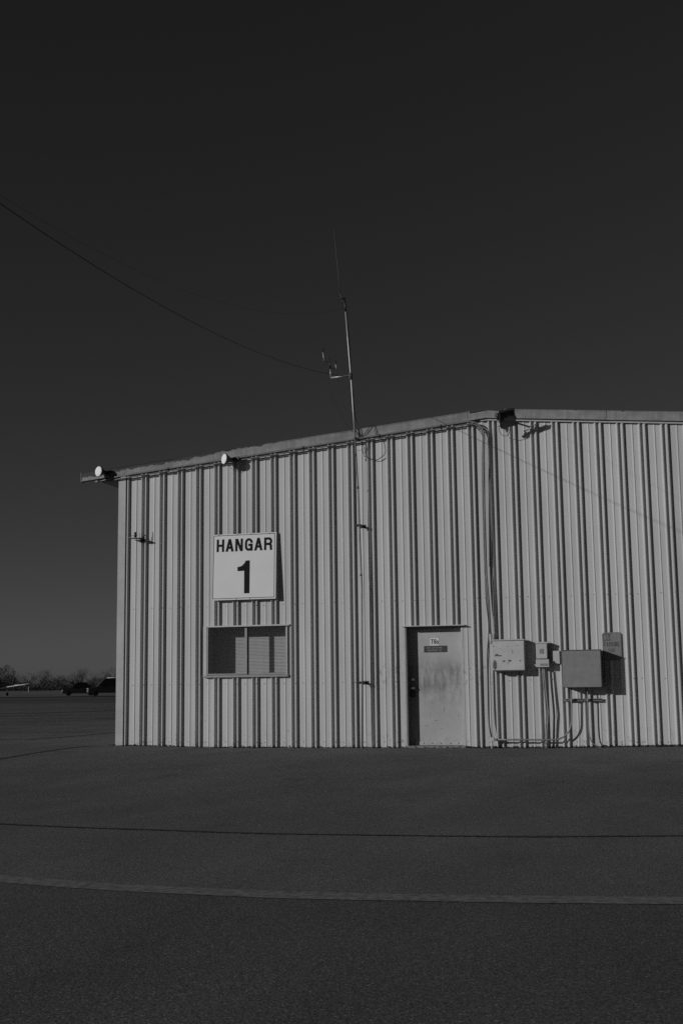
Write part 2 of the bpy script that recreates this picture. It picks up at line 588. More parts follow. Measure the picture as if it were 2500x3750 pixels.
def ribbon(g, pts, w, y, square=True):
    P = [Vector(p) for p in pts]
    if square:
        P[0] = P[0] + (P[0] - P[1]).normalized() * w / 2
        P[-1] = P[-1] + (P[-1] - P[-2]).normalized() * w / 2
    L, R = [], []
    for i, p in enumerate(P):
        if i == 0:
            d = (P[1] - p).normalized(); m = Vector((-d.y, d.x)); s = 1
        elif i == len(P) - 1:
            d = (p - P[-2]).normalized(); m = Vector((-d.y, d.x)); s = 1
        else:
            d0 = (p - P[i - 1]).normalized(); d1 = (P[i + 1] - p).normalized()
            n0, n1 = Vector((-d0.y, d0.x)), Vector((-d1.y, d1.x))
            m = n0 + n1
            m = m.normalized() if m.length > 1e-5 else n0
            s = min(1 / max(m.dot(n0), 0.3), 2.2)
        L.append(p + m * w / 2 * s); R.append(p - m * w / 2 * s)
    for i in range(len(P) - 1):
        g.quad((L[i].x, y, L[i].y), (R[i].x, y, R[i].y), (R[i + 1].x, y, R[i + 1].y), (L[i + 1].x, y, L[i + 1].y))


def letters(g, text, x, z, h, sw, widths, gap, y):
    """text with its lower left at (x, z) on the plane y (front faces -y)"""
    yy = y
    for ch in text:
        if ch == ' ':
            x += widths.get(' ', h * 0.4); continue
        w = widths[ch] if ch in widths else widths['*']
        for st in GL[ch]:
            yy -= 0.00012
            if st[0] == 'd':
                (ax, az), (bx, bz) = st[1], st[2]
                hw = sw * 0.54
                X = lambda q: x + hw + q * (w - 2 * hw)
                g.quad((X(ax) - hw, yy, z + az * h), (X(ax) + hw, yy, z + az * h), (X(bx) + hw, yy, z + bz * h), (X(bx) - hw, yy, z + bz * h))
            else:
                ribbon(g, [(x + sw / 2 + px * (w - sw), z + sw / 2 + pz * (h - sw)) for px, pz in st], sw, yy)
        x += w + gap
    return x


# ================================================================== SETTING
# one field sheet to the horizon, the asphalt laid on it
struct(Geo().quad((-900, -300, -0.06), (900, -300, -0.06), (900, 1500, -0.06), (-900, 1500, -0.06)).build('ground', M['field'], fix=False))


def sheet(name, poly, z, mat):
    g = Geo(); g.quad(*[(x, y, z) for x, y in poly])
    o = g.build(name, mat, fix=False)
    if o.data.polygons[0].normal.z < 0:
        o.data.flip_normals()
    return struct(o)




def gz(x, y):
    """the apron sinks a few centimetres along the middle of the wall"""
    def sm(a, b, v):
        t = min(1, max(0, (v - a) / (b - a)))
        return t * t * (3 - 2 * t)
    return -0.034 * sm(-0.3, 2.2, x) * (1 - sm(6.8, 10.5, x)) * math.exp(-(min(0, y + 0.3) / 2.2) ** 2)


ag = Geo()
gxs = [-46, -12, -3, -1] + [-0.5 + 0.5 * i for i in range(25)] + [13, 18, 30, 70]
gys = [-70, -30, -16, -10, -8, -6.5] + [-5.5 + 0.5 * i for i in range(13)] + [4, 20, 52]
for yv in gys:
    for xv in gxs:
        ag.v.append((xv, yv, gz(xv, yv)))
nx = len(gxs)
for j in range(len(gys) - 1):
    for i in range(nx - 1):
        ag.f.append((j * nx + i, j * nx + i + 1, (j + 1) * nx + i + 1, (j + 1) * nx + i)); ag.s.append(True)
struct(ag.build('asphalt_apron', M['apron'], fix=False))
# the coarser strip in front of the painted line
front = [(-40, -70), (70, -70), (70, 2)] + [(9.5, -14.10), (8.3, -14.25), (7.2, -14.31), (5.8, -14.1), (3.5, -13.6), (-4, -11.4), (-40, -2)]
sheet('coarse_asphalt', [(-40, -70), (70, -70), (70, -13.0), (20, -13.9), (12, -14.05), (9.5, -14.10), (8.3, -14.25), (7.2, -14.31), (5.8, -14.1), (3.5, -13.6), (-4, -11.4), (-40, -2)], 0.004, M['apron_old'])
sheet('taxiway', [(-330, 118), (-8, 100), (-8, 330), (-330, 400)], 0.0, M['taxiway'])


def strip_line(name, pts, w, z, mat, jit=0.0, label=None):
    P = smooth_path([(x, y, 0) for x, y in pts], 44)
    g = Geo(); L = []; R = []
    for i, p in enumerate(P):
        d = (P[min(i + 1, len(P) - 1)] - P[max(i - 1, 0)]).normalized()
        n = Vector((-d.y, d.x, 0))
        ww = w * (1 + random.uniform(-jit, jit)) / 2
        c = p + n * random.uniform(-jit, jit) * w * 0.4
        L.append(c + n * ww); R.append(c - n * ww)
    for i in range(len(P) - 1):
        g.quad(*[(q.x, q.y, z + gz(q.x, q.y)) for q in (R[i], R[i + 1], L[i + 1], L[i])])
    o = g.build(name, mat, fix=False)
    if o.data.polygons[0].normal.z < 0:
        o.data.flip_normals()
    return struct(o)


strip_line('painted_line', [(-9, -9.9), (-4, -11.3), (2.5, -13.2), (5.78, -14.1), (7.22, -14.30), (8.31, -14.25), (9.5, -14.10), (12, -13.7), (16, -13.0)], 0.195, 0.008, M['stripe'], 0.03)
strip_line('tar_seam', [(-6, -9.2), (0, -10.6), (4.3, -11.62), (5.79, -11.81), (6.67, -11.88), (8.42, -11.77), (9.52, -11.55), (12, -11.1), (16, -10.2)], 0.05, 0.005, M['tar'], 0.35)
strip_line('tar_seam', [(1.2, -9.5), (-0.1, -5.5), (-0.35, -3.81), (-0.63, -2.05), (-0.75, -0.45), (-0.5, -0.12)], 0.06, 0.005, M['tar'], 0.4)
for pts, w in (([(-12, 1.2), (-3.99, 2.3), (-3.42, 2.53), (-3.12, 3.38), (-3.02, 5.7)], 0.07), ([(-16, 12.2), (-9.43, 11.44), (-5.37, 10.6), (-2.5, 10.2)], 0.07),
               ([(-14, 6.8), (-6.2, 6.02), (-2.95, 5.55), (-1, 5.4)], 0.05), ([(-26, 24), (-16.87, 25.4), (-15.5, 26), (-13, 33)], 0.45),
               ([(-18, 13), (-10.77, 13.69), (-8.96, 14.72), (-8.0, 20.2)], 0.10), ([(-18, 16.5), (-11, 17.2), (-8, 18)], 0.12), ([(-22, 20), (-14, 21), (-9, 23)], 0.25)):
    strip_line('tar_seam', pts, w, 0.005, M['tar'], 0.4)

rc = random.Random(5)
for (x, y, ang, L) in ((2.9, -5.0, 0.15, 1.9), (5.2, -7.0, -0.1, 1.4), (1.2, -6.4, 0.4, 2.4), (7.6, -4.2, 0.05, 2.6), (6.4, -2.4, -0.12, 2.2),
                       (-2.6, -1.0, 0.1, 3.0), (-5.0, 4.0, 0.1, 4.0)):
    a = ang; p = Vector((x, y)); pts = []
    for k in range(9):
        pts.append((p.x, p.y)); a += rc.uniform(-0.35, 0.35); p = p + Vector((math.cos(a), math.sin(a) * 0.8)) * L / 8
    strip_line('pavement_crack', pts, 0.011, 0.0075, M['tar'], 0.7)

# ================================================================== THE HANGAR
MOD = 0.36
RIB = 0.046
RIDGE_X, RIDGE_Z = 6.66, 5.735
SL, SR = 0.0895, 0.0875
X_L, X_R = -0.244, 13.56
DEPTH = 24.0


def roof_z(x):
    return RIDGE_Z - (SL * (RIDGE_X - x) if x < RIDGE_X else SR * (x - RIDGE_X))


hangar = thing('hangar', 'pale ribbed metal hangar with low gable, office window and side door', 'hangar', (6.66, 0, 0))

WIN = (1.49, 3.03, 1.232, 2.108)
DOOR = (5.150, 6.118, -1.0, 2.014)
PROFILE = [(-0.028, 0.0), (0.078, 0.003), (0.098, 0.009), (0.105, 0.009), (0.110, 0.001), (0.188, -0.002), (0.209, RIB), (0.222, RIB),
           (0.240, 0.0), (0.268, 0.0), (0.290, RIB), (0.309, RIB), (0.332, 0.0)]


def wall_depth_points(x0, x1):
    pts = []
    k = math.floor(x0 / MOD) - 1
    while k * MOD < x1 + MOD:
        for u, h in PROFILE[:-1]:
            pts.append((k * MOD + u, h))
        k += 1
    pts.sort()

    def at(x):
        for (a, ha), (b, hb) in zip(pts, pts[1:]):
            if a <= x <= b:
                return ha + (hb - ha) * (x - a) / (b - a)
        return 0
    xs = [x0] + [p[0] for p in pts if x0 < p[0] < x1] + [x1]
    for c in WIN[:2] + DOOR[:2]:
        if x0 < c < x1:
            xs.append(c)
    xs = sorted(set(round(x, 5) for x in xs))
    return [(x, at(x)) for x in xs]


def wall_panel(x0, x1, idx):
    g = Geo()
    pp = wall_depth_points(x0, x1)
    for (a, ha), (b, hb) in zip(pp, pp[1:]):
        mid = (a + b) / 2
        zb = 0.012 + gz(mid, 0) + max(0, (mid - 7.6)) * 0.010
        bands = [(zb, None)]
        for (o0, o1, z0, z1) in (WIN, DOOR):
            if o0 < mid < o1:
                bands = [(zb, z0), (z1, None)] if z0 > 0 else [(z1, None)]
        for lo, hi in bands:
            za = hi if hi is not None else roof_z(a) - 0.10
            zc = hi if hi is not None else roof_z(b) - 0.10
            lap = 0.0025 * (idx % 2)
            g.quad((a, -ha - lap, lo), (b, -hb - lap, lo), (b, -hb - lap, zc), (a, -ha - lap, za))
    return g.build('wall_panel', M['wall'], hangar, fix=False)


xa = -0.11
idx = 0
edge = MOD * 2 + 0.222
while xa < X_R - 0.05:
    xb = min(edge, X_R)
    wall_panel(xa, xb, idx)
    xa = xb; edge += MOD * 3; idx += 1

# shell behind the ribbed front
g = Geo()
g.box(X_L + 0.03, X_L + 0.09, 0.10, DEPTH, 0.0, roof_z(X_L) - 0.16)
side = g.build('side_wall', M['wall'], hangar)
Geo().box(X_R - 0.09, X_R - 0.03, 0.10, DEPTH, 0.0, roof_z(X_R) - 0.16).build('side_wall', M['wall'], hangar)
Geo().prism([(X_L + 0.1, 0), (X_R - 0.1, 0), (X_R - 0.1, roof_z(X_R) - 0.2), (RIDGE_X, RIDGE_Z - 0.2), (X_L + 0.1, roof_z(X_L) - 0.2)], DEPTH - 0.05, DEPTH).build('rear_wall', M['wall'], hangar)
# foundation edge under the sheets
f = Geo(); f.box(X_L + 0.02, 5.148, 0.004, 0.22, -0.2, 0.055); f.build('foundation', M['concrete'], hangar)
f = Geo(); f.box(6.12, X_R, 0.02, 0.22, -0.2, 0.10); f.build('foundation', M['concrete'], hangar)

# roof: two slopes, each a slab
EAVE_L = -0.66
g = Geo()
t_ = 0.05
for (xl, xr) in ((EAVE_L, RIDGE_X), (RIDGE_X, X_R + 0.42)):
    zl, zr = roof_z(xl) - 0.012, roof_z(xr) - 0.012
    gg = Geo().prism([(xl, zl - t_), (xr, zr - t_), (xr, zr), (xl, zl)], -0.078, DEPTH + 0.3)
    gg.build('roof_slope', M['roof'], hangar)
# boxed eave on the left flank
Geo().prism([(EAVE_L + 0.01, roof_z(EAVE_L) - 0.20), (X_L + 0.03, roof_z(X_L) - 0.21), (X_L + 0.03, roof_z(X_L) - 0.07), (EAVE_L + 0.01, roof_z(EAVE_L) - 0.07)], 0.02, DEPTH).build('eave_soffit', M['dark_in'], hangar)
Geo().box(EAVE_L - 0.02, EAVE_L + 0.02, 0.0, DEPTH, roof_z(EAVE_L) - 0.205, roof_z(EAVE_L) - 0.07).build('eave_gutter', M['trim'], hangar)

# rake fascia: lapped sections, each in its own slope-aligned frame
FH = 0.158


def fascia(xl, xr, dy=0.0, dz=0.0, hgt=FH):
    L = math.hypot(xr - xl, roof_z(xr) - roof_z(xl))
    ang = math.atan2(roof_z(xr) - roof_z(xl), xr - xl)
    n = max(2, int(L / 0.12))
    gg = Geo()
    prof = [(-0.090, 0.006), (-0.096, 0.0), (-0.098, 0.012), (-0.0925, 0.03), (-0.090, hgt - 0.02), (-0.095, hgt - 0.004), (-0.086, hgt + 0.004), (-0.045, hgt + 0.006)]
    rows = []
    ph = random.uniform(0, 9)
    for i in range(n + 1):
        s = L * i / n
        w = 0.0028 * math.sin(s * 2.3 + ph) + 0.0018 * math.sin(s * 6.1 + ph * 2)
        w2 = 0.0015 * math.sin(s * 1.7 + ph * 3) + random.uniform(-0.0006, 0.0006)
        rows.append([(s, py + dy + (w if 0.02 < pz < hgt - 0.01 else 0), pz + (w2 if pz > hgt - 0.03 else w2 * 0.4)) for py, pz in prof])
    for a, b in zip(rows, rows[1:]):
        for k in range(len(prof) - 1):
            gg.quad(a[k], b[k], b[k + 1], a[k + 1])
            gg.s[-1] = False
    for r in (rows[0], rows[-1]):
        gg.quad(*(list(r) + [(r[0][0], -0.045, hgt), (r[0][0], -0.045, 0.006)]))
    o = gg.build('rake_fascia', M['fascia'], hangar, local=True)
    o.location = Vector((xl, 0, roof_z(xl) - hgt * math.cos(ang) + dz)) - hangar.location
    o.rotation_euler = (0, -ang, 0)
    return o


for xl, xr, dy in ((-1.0, 0.9, 0), (0.88, 2.3, -0.003), (2.28, 4.42, 0), (4.40, 6.35, -0.003), (6.33, 6.665, 0.0), (6.655, 7.9, -0.003), (7.88, 8.68, -0.008), (8.66, 11.2, 0), (11.18, X_R + 0.42, -0.003)):
    fascia(xl, xr, dy)
# ridge saddle
Geo().prism([(6.38, roof_z(6.38) - 0.03), (6.66, RIDGE_Z - 0.02), (6.95, roof_z(6.95) - 0.03), (6.95, roof_z(6.95) + 0.008), (6.74, RIDGE_Z + 0.012), (6.58, RIDGE_Z + 0.012), (6.38, roof_z(6.38) + 0.008)], -0.104, 0.4).build('ridge_cap', M['fascia'], hangar)
# thin strip below the fascia
for xl, xr in ((RIDGE_X - 0.1, RIDGE_X), (RIDGE_X, X_R)):
    zl, zr = roof_z(xl) - FH - 0.036, roof_z(xr) - FH - 0.036
    Geo().prism([(xl, zl), (xr, zr), (xr, zr + 0.05), (xl, zl + 0.05)], -0.056, -0.044).build('rake_strip', M['strip'], hangar)
# end plate that closes the fascia's free end
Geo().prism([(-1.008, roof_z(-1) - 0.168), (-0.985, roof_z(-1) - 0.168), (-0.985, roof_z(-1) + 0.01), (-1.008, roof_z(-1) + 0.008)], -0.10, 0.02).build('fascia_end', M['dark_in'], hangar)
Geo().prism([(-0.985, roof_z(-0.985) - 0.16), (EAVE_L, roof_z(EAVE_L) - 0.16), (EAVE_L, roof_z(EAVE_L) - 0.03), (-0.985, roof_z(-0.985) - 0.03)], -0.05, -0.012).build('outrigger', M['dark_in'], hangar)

# corner trim
ct = Geo()
ct.box(X_L, -0.103, -0.050, -0.046, 0.008, roof_z(X_L) - 0.17)
ct.box(-0.1045, -0.101, -0.0495, 0.0, 0.008, roof_z(X_L) - 0.17)
ct.box(X_L - 0.003, X_L + 0.001, -0.0505, 0.14, 0.008, roof_z(X_L) - 0.19)
ct.build('corner_trim', M['trim'], hangar)
ct = Geo(); ct.box(X_R - 0.14, X_R + 0.002, -0.050, -0.046, 0.008, roof_z(X_R) - 0.17); ct.box(X_R - 0.002, X_R + 0.004, -0.0505, 0.14, 0.008, roof_z(X_R) - 0.19)
ct.build('corner_trim', M['trim'], hangar)

# screw heads: three rows on the girts
sg = Geo()


def surf(x):
    u = (x + 0.028) % MOD - 0.028
    for (a, ha), (b, hb) in zip(PROFILE, PROFILE[1:]):
        if a <= u <= b:
            return -(ha + (hb - ha) * (u - a) / (b - a))
    return 0


for zrow in (2.47, 1.083, 0.065):
    for k in range(0, 37):
        for u in (0.068, 0.297):
            x = k * MOD + u + random.uniform(-0.004, 0.004)
            z = zrow + random.uniform(-0.006, 0.006)
            if x > X_R - 0.2 or (DOOR[0] - 0.03 < x < DOOR[1] + 0.03 and z < 2.05) or (WIN[0] - .05 < x < WIN[1] + .05 and WIN[2] - .05 < z < WIN[3] + .05):
                continue
            if u > 0.2 and random.random() < 0.35:
                continue
            y = surf(x)
            sg.lathe([(0.0085, 0.0), (0.0075, 0.006), (0.004, 0.008)], (x, y + 0.001, z), (0, -1, 0), 8, False)
o = sg.build('wall_screws', M['screw'], hangar)
o['kind'] = 'stuff'

# ---- office window, part of the hangar
window = bpy.data.objects.new('window', None); COL.objects.link(window); window.parent = hangar
window.location = Vector((2.26, 0, 1.2)) - hangar.location
w = Geo()                                            # flange and head/sill trims, proud of the ribs
w.box(1.432, 1.497, -0.009, -0.004, 1.195, 2.118)
w.build('side_flange', M['trim_light'], window)
w = Geo()
w.box(1.478, 3.075, -0.072, 0.02, 2.102, 2.118, 0.003)
w.box(1.478, 3.075, -0.0735, -0.070, 2.094, 2.1185)
w.build('head_flashing', M['trim_light'], window)
w = Geo()
w.box(1.462, 3.052, -0.075, 0.05, 1.198, 1.236, 0.006)
w.build('sill', M['frame'], window)
fr = Geo()
fr.box(1.4975, 1.512, -0.011, 0.30, 1.238, 2.10)        # jambs / reveal
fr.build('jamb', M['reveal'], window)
Geo().box(3.008, 3.024, -0.036, 0.30, 1.238, 2.10).build('jamb', M['trim_light'], window)
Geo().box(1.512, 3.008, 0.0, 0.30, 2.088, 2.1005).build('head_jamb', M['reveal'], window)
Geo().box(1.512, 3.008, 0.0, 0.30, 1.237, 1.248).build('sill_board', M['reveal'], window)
sash = Geo()
sash.box(1.5125, 1.530, -0.012, 0.028, 1.2485, 2.0875)
sash.box(2.226, 2.268, -0.014, 0.042, 1.2485, 2.0875)
sash.box(1.530, 2.226, -0.012, 0.028, 1.2485, 1.268)
sash.box(1.530, 2.226, -0.012, 0.028, 2.072, 2.0875)
sash.build('sash_frame', M['frame'], window)
sash = Geo()
sash.box(2.269, 2.286, 0.012, 0.044, 1.2485, 2.0875)
sash.box(2.984, 3.006, 0.000, 0.044, 1.2485, 2.0875)
sash.box(2.286, 2.984, 0.012, 0.044, 1.2485, 1.272)
sash.box(2.286, 2.984, 0.012, 0.044, 2.068, 2.0875)
sash.build('sash_frame', M['frame'], window)
Geo().box(1.530, 2.226, 0.006, 0.010, 1.268, 2.072).build('pane', M['glass'], window)
Geo().box(2.286, 2.984, 0.024, 0.028, 1.272, 2.068).build('pane', M['glass'], window)
# lining of the room behind so that daylight cannot come from the back
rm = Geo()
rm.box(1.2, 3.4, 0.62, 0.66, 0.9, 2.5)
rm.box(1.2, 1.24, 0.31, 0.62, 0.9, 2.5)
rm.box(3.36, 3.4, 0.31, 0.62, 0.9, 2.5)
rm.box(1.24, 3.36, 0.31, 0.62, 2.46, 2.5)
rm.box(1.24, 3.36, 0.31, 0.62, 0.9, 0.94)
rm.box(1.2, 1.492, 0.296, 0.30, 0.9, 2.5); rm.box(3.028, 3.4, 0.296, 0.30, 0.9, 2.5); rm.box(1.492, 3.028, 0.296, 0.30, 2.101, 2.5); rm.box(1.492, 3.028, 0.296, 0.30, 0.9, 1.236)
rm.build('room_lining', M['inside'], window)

# ---- side door, part of the hangar
door = bpy.data.objects.new('door', None); COL.objects.link(door); door.parent = hangar
door.location = Vector((5.16, 0.15, 0)) - hangar.location
d = Geo(); d.box(5.166, 6.090, 0.150, 0.195, 0.004, 1.985, 0.002)
slab = d.build('door_leaf', M['door'], door)
d = Geo()
d.box(5.142, 5.1655, -0.010, 0.21, 0.0, 2.012)
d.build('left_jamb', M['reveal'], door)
d = Geo(); d.box(6.0915, 6.108, 0.135, 0.21, 0.0, 2.012); d.box(6.1085, 6.128, -0.006, 0.21, -0.01, 2.012)
d.build('right_jamb', M['trim_light'], door)
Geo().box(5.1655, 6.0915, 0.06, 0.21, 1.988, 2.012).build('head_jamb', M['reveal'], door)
Geo().box(6.134, 6.150, -0.009, -0.004, 0.01, 2.0).build('jamb_flange', M['trim_light'], door)
Geo().box(5.098, 5.140, -0.009, -0.004, 0.01, 2.012).build('jamb_flange', M['trim_light'], door)
Geo().box(5.1, 6.19, -0.10, 0.06, 2.016, 2.030, 0.003, Matrix.Translation((0, 0, 0))).build('drip_cap', M['trim_light'], door)
d = Geo(); d.box(5.17, 6.086, 0.142, 0.1495, 0.006, 0.065, 0.002)
kick = d.build('kick_strip', M['kick'], door)
sc = Geo()
for x in (5.24, 5.40, 5.55, 5.70, 5.86, 6.0):
    sc.lathe([(0.010, 0), (0.009, 0.006)], (x, 0.1425, 0.038), (0, -1, 0), 8, False)
sc.build('strip_screws', M['screw'], door, kind='stuff')
Geo().box(5.1, 6.15, -0.03, 0.22, -0.09, 0.003, 0.006).build('threshold', M['concrete'], door)
h = Geo()
h.lathe([(0.036, 0), (0.036, 0.008), (0.028, 0.014), (0.013, 0.018), (0.013, 0.045), (0.026, 0.052), (0.031, 0.066), (0.027, 0.08), (0.012, 0.086)], (5.235, 0.1495, 0.975), (0, -1, 0), 20)
h.build('knob', M['brass'], door)
h = Geo(); h.lathe([(0.030, 0), (0.030, 0.01), (0.022, 0.018)], (5.235, 0.1495, 1.12), (0, -1, 0), 18)
h.build('deadbolt', M['brass'], door)
h = Geo(); h.box(5.185, 5.275, 0.139, 0.1495, 0.82, 0.945, 0.003); h.box(5.205, 5.255, 0.11, 0.139, 0.835, 0.905, 0.006)
h.build('latch_plate', M['lamp_body'], door)

# ================================================================== BLIND behind the window
blind = thing('window_blind', 'pale horizontal slat blind hanging behind the office window glass', 'blind', (2.26, 0.36, 1.24))
Geo().box(1.36, 3.17, 0.338, 0.382, 2.092, 2.125).build('head_rail', M['blind'], blind)
sl = Geo()
n_ = 8
wd = 0.0255
arcp = [(-wd / 2 + wd * i / n_, 0.0022 * (1 - (2 * i / n_ - 1) ** 2)) for i in range(n_ + 1)]
tilt = math.radians(60)
for (a, ha), (b, hb) in zip(arcp, arcp[1:]):
    ya, za = a * math.cos(tilt) - ha * math.sin(tilt), a * math.sin(tilt) + ha * math.cos(tilt)
    yb, zb = b * math.cos(tilt) - hb * math.sin(tilt), b * math.sin(tilt) + hb * math.cos(tilt)
    sl.quad((-0.9, ya, za), (0.9, ya, za), (0.9, yb, zb), (-0.9, yb, zb))
slat0 = None
for i in range(34):
    if slat0 is None:
        slat0 = sl.build('slat', M['blind'], blind, local=True, fix=False)
        o = slat0
    else:
        o = slat0.copy(); COL.objects.link(o); o.parent = blind
    o.location = (0.005, 0.0, 0.0 + i * 0.0256)
    o.rotation_euler = (random.uniform(-0.05, 0.05), random.uniform(-0.0012, 0.0012), 0)

# ================================================================== SIGNS
# the large sign leans: its foot stands farther off the ribs than its top
sign = thing('hangar_sign', 'large white square sign reading HANGAR 1 above the office window', 'sign', (2.245, -0.115, 2.572))
SW, SH = 1.196, 1.196
x0 = -SW / 2
s = Geo(); s.box(-SW / 2, SW / 2, -0.003, 0.003, 0, SH)
s.build('board', M['sign_white'], sign, local=True)
bd = Geo()
bw = 0.0095
for (a, b, c, e) in ((x0 + 0.004, x0 + 0.004 + bw, 0.024, SH - 0.018), (-x0 - 0.026 - bw, -x0 - 0.026, 0.024, SH - 0.018), (x0 + 0.004 + bw, -x0 - 0.026 - bw, 0.024, 0.024 + bw), (x0 + 0.004 + bw, -x0 - 0.026 - bw, SH - 0.018 - bw, SH - 0.018)):
    bd.box(a, b, -0.0042, -0.003, c, e)
bd.build('border', M['sign_black'], sign, local=True)
lt = Geo()
u = 1.055 / 1183
xs = {'H': (85, 163), 'A': (277, 178), 'N': (485, 163), 'G': (690, 168), 'a': (888, 180), 'R': (1098, 172)}
for key in 'HANGaR':
    px, pw = xs[key]
    letters(lt, key.upper(), x0 + 0.064 + (px - 85) * u, 0.876, 0.231, 49 * u, {'*': pw * u}, 0, -0.0040)
lt.build('lettering', M['sign_black'], sign, local=True, fix=False)
one = Geo()
pts = [(535, 940), (683, 935), (687, 1414), (805, 1414), (803, 718), (715, 720), (700, 752), (676, 785), (645, 815), (610, 836), (575, 846), (535, 848)]
zk = 0.592 / 694
one.prism([(x0 + 0.470 + (px - 535) * (0.233 / 269), 0.110 + (1414 - pz) * zk) for px, pz in pts], -0.0044, -0.0031)
one.build('numeral', M['sign_black'], sign, local=True)
for fx, fz in ((-0.495, SH - 0.012), (-0.14, SH - 0.012), (0.12, SH - 0.012), (0.47, SH - 0.012), (-0.14, 0.016), (0.115, 0.016)):
    Geo().lathe([(0.008, 0), (0.007, 0.004)], (fx, -0.003, fz), (0, -1, 0), 8, False).build('fixing', M['sign_black'], sign, local=True)
for sx in (-0.45, 0.0, 0.45):
    Geo().box(sx - 0.02, sx + 0.02, 0.004, 0.066, 0.02, 0.06).build('spacer', M['trim'], sign, local=True)
sign.rotation_euler = (-math.atan2(0.062, SH), 0, 0)

t6 = thing('door_number_plate', 'small white plate reading T6s high on the grey door', 'sign', (5.625, 0.148, 1.694))
Geo().box(-0.0765, 0.0765, -0.002, 0.002, 0, 0.127).build('plate', M['plate_white'], t6, local=True)
lt = Geo(); letters(lt, 'T6', -0.063, 0.025, 0.083, 0.0145, {'T': 0.047, '6': 0.042}, 0.006, -0.0026)
letters(lt, 's', 0.037, 0.025, 0.060, 0.0125, {'*': 0.034}, 0, -0.0026)
lt.build('lettering', M['sign_black'], t6, local=True, fix=False)
pq = thing('squadron_plaque', 'dark engraved plaque reading CIVIL AIR PATROL SQUADRON 182 on the door', 'sign', (5.640, 0.148, 1.578))
Geo().box(-0.203, 0.203, -0.002, 0.002, 0, 0.1095, 0.0006).build('plate', M['plaque'], pq, local=True)
lt = Geo()
W_ = {'*': 0.0168, 'I': 0.006, '1': 0.008, ' ': 0.014, 'L': 0.013}
letters(lt, 'CIVIL AIR PATROL', -0.156, 0.063, 0.026, 0.0038, W_, 0.0046, -0.0026)
W2 = {'*': 0.0172, 'I': 0.006, '1': 0.008, ' ': 0.018, 'L': 0.013}
letters(lt, 'SQUADRON 182', -0.142, 0.0205, 0.026, 0.0038, W2, 0.0048, -0.0026)
lt.build('lettering', M['plaque_text'], pq, local=True, fix=False)

npk = thing('no_parking_sign', 'faded grey NO PARKING FIRE sign on the wall behind the big enclosure', 'sign', (8.614, -0.046, 1.388))
bm = bmesh.new()
bmesh.ops.create_cube(bm, size=1.0)
for v in bm.verts:
    v.co = Vector((v.co.x * 0.306, v.co.y * 0.004, 0.2275 + v.co.z * 0.455))
bmesh.ops.bevel(bm, geom=[e for e in bm.edges if abs(e.verts[0].co.y - e.verts[1].co.y) > 0.001], offset=0.022, segments=5, affect='EDGES')
gg = Geo(); gg.from_bm(bm); gg.build('plate', M['np_grey'], npk, local=True)
lt = Geo()
for sgn in (-1, 1):
    lt.box(sgn * 0.1425 - 0.0022, sgn * 0.1425 + 0.0022, -0.0032, -0.002, 0.03, 0.425)
lt.box(-0.125, 0.125, -0.0032, -0.002, 0.4415, 0.4455); lt.box(-0.125, 0.125, -0.0032, -0.002, 0.0095, 0.0135)
lt.build('border', M['np_dark'], npk, local=True)
Geo().box(-0.146, -0.026, -0.0036, -0.002, 0.318, 0.436).build('panel', M['np_dark'], npk, local=True)
npk.location = (8.614, -0.047, 1.388)
npk.rotation_euler = (0, 0, 0.155)      # left edge on the ribs, right edge in towards the flat
lt = Geo(); letters(lt, 'NO', -0.128, 0.335, 0.084, 0.0145, {'*': 0.041}, 0.012, -0.0042)
lt.build('lettering', M['np_grey'], npk, local=True, fix=False)
lt = Geo(); letters(lt, 'PARKING', -0.126, 0.222, 0.078, 0.0092, {'*': 0.0295, 'I': 0.0092}, 0.0085, -0.0028)
letters(lt, 'FIRE', -0.060, 0.132, 0.058, 0.0085, {'*': 0.0245, 'I': 0.0085}, 0.0085, -0.0028)
lt.build('lettering', M['np_dark'], npk, local=True, fix=False)
Geo().lathe([(0.007, 0), (0.006, 0.004)], (0.0, -0.002, 0.425), (0, -1, 0), 10, False).build('bolt', M['screw'], npk, local=True)

# ================================================================== ELECTRICAL BOXES
ba = thing('disconnect_box', 'rust spotted pale electrical box with hinged lid on the ribbed wall', 'electrical box', (6.672, -0.23, 1.247))
Geo().box(0.0, 0.524, 0.010, 0.185, 0.0, 0.487, 0.004).build('case', M['rusty'], ba, local=True)
Geo().box(0.002, 0.522, -0.004, 0.009, 0.004, 0.483, 0.003).build('cover', M['rusty'], ba, local=True)
Geo().box(-0.006, 0.532, -0.012, 0.19, 0.4925, 0.514, 0.004).build('rain_hood', M['meter'], ba, local=True)
Geo().box(0.004, 0.52, -0.007, 0.19, -0.012, -0.001).build('bottom_lip', M['box_lid'], ba, local=True)

mb = thing('meter_box', 'narrow pale electric meter housing between the two larger boxes', 'electrical box', (7.378, -0.177, 1.292))
Geo().box(0.008, 0.188, 0.002, 0.135, 0.140, 0.385, 0.006).build('case', M['meter'], mb, local=True)
Geo().box(0.004, 0.216, -0.012, 0.14, 0.387, 0.414, 0.005).build('rain_hood', M['meter'], mb, local=True)
Geo().box(0.0, 0.213, -0.006, 0.135, 0.0, 0.128, 0.005).build('lower_case', M['meter'], mb, local=True)
Geo().box(0.066, 0.132, -0.003, 0.001, 0.222, 0.300, 0.001).build('reading_window', M['label_grey'], mb, local=True)
Geo().box(0.068, 0.196, -0.009, -0.0065, 0.022, 0.060, 0.0005).build('label_plate', M['label_grey'], mb, local=True)
Geo().lathe([(0.013, 0), (0.013, 0.02), (0.007, 0.026)], (0.0, 0.02, 0.034), (-1, 0, 0), 12).build('hub', M['pvc'], mb, local=True)
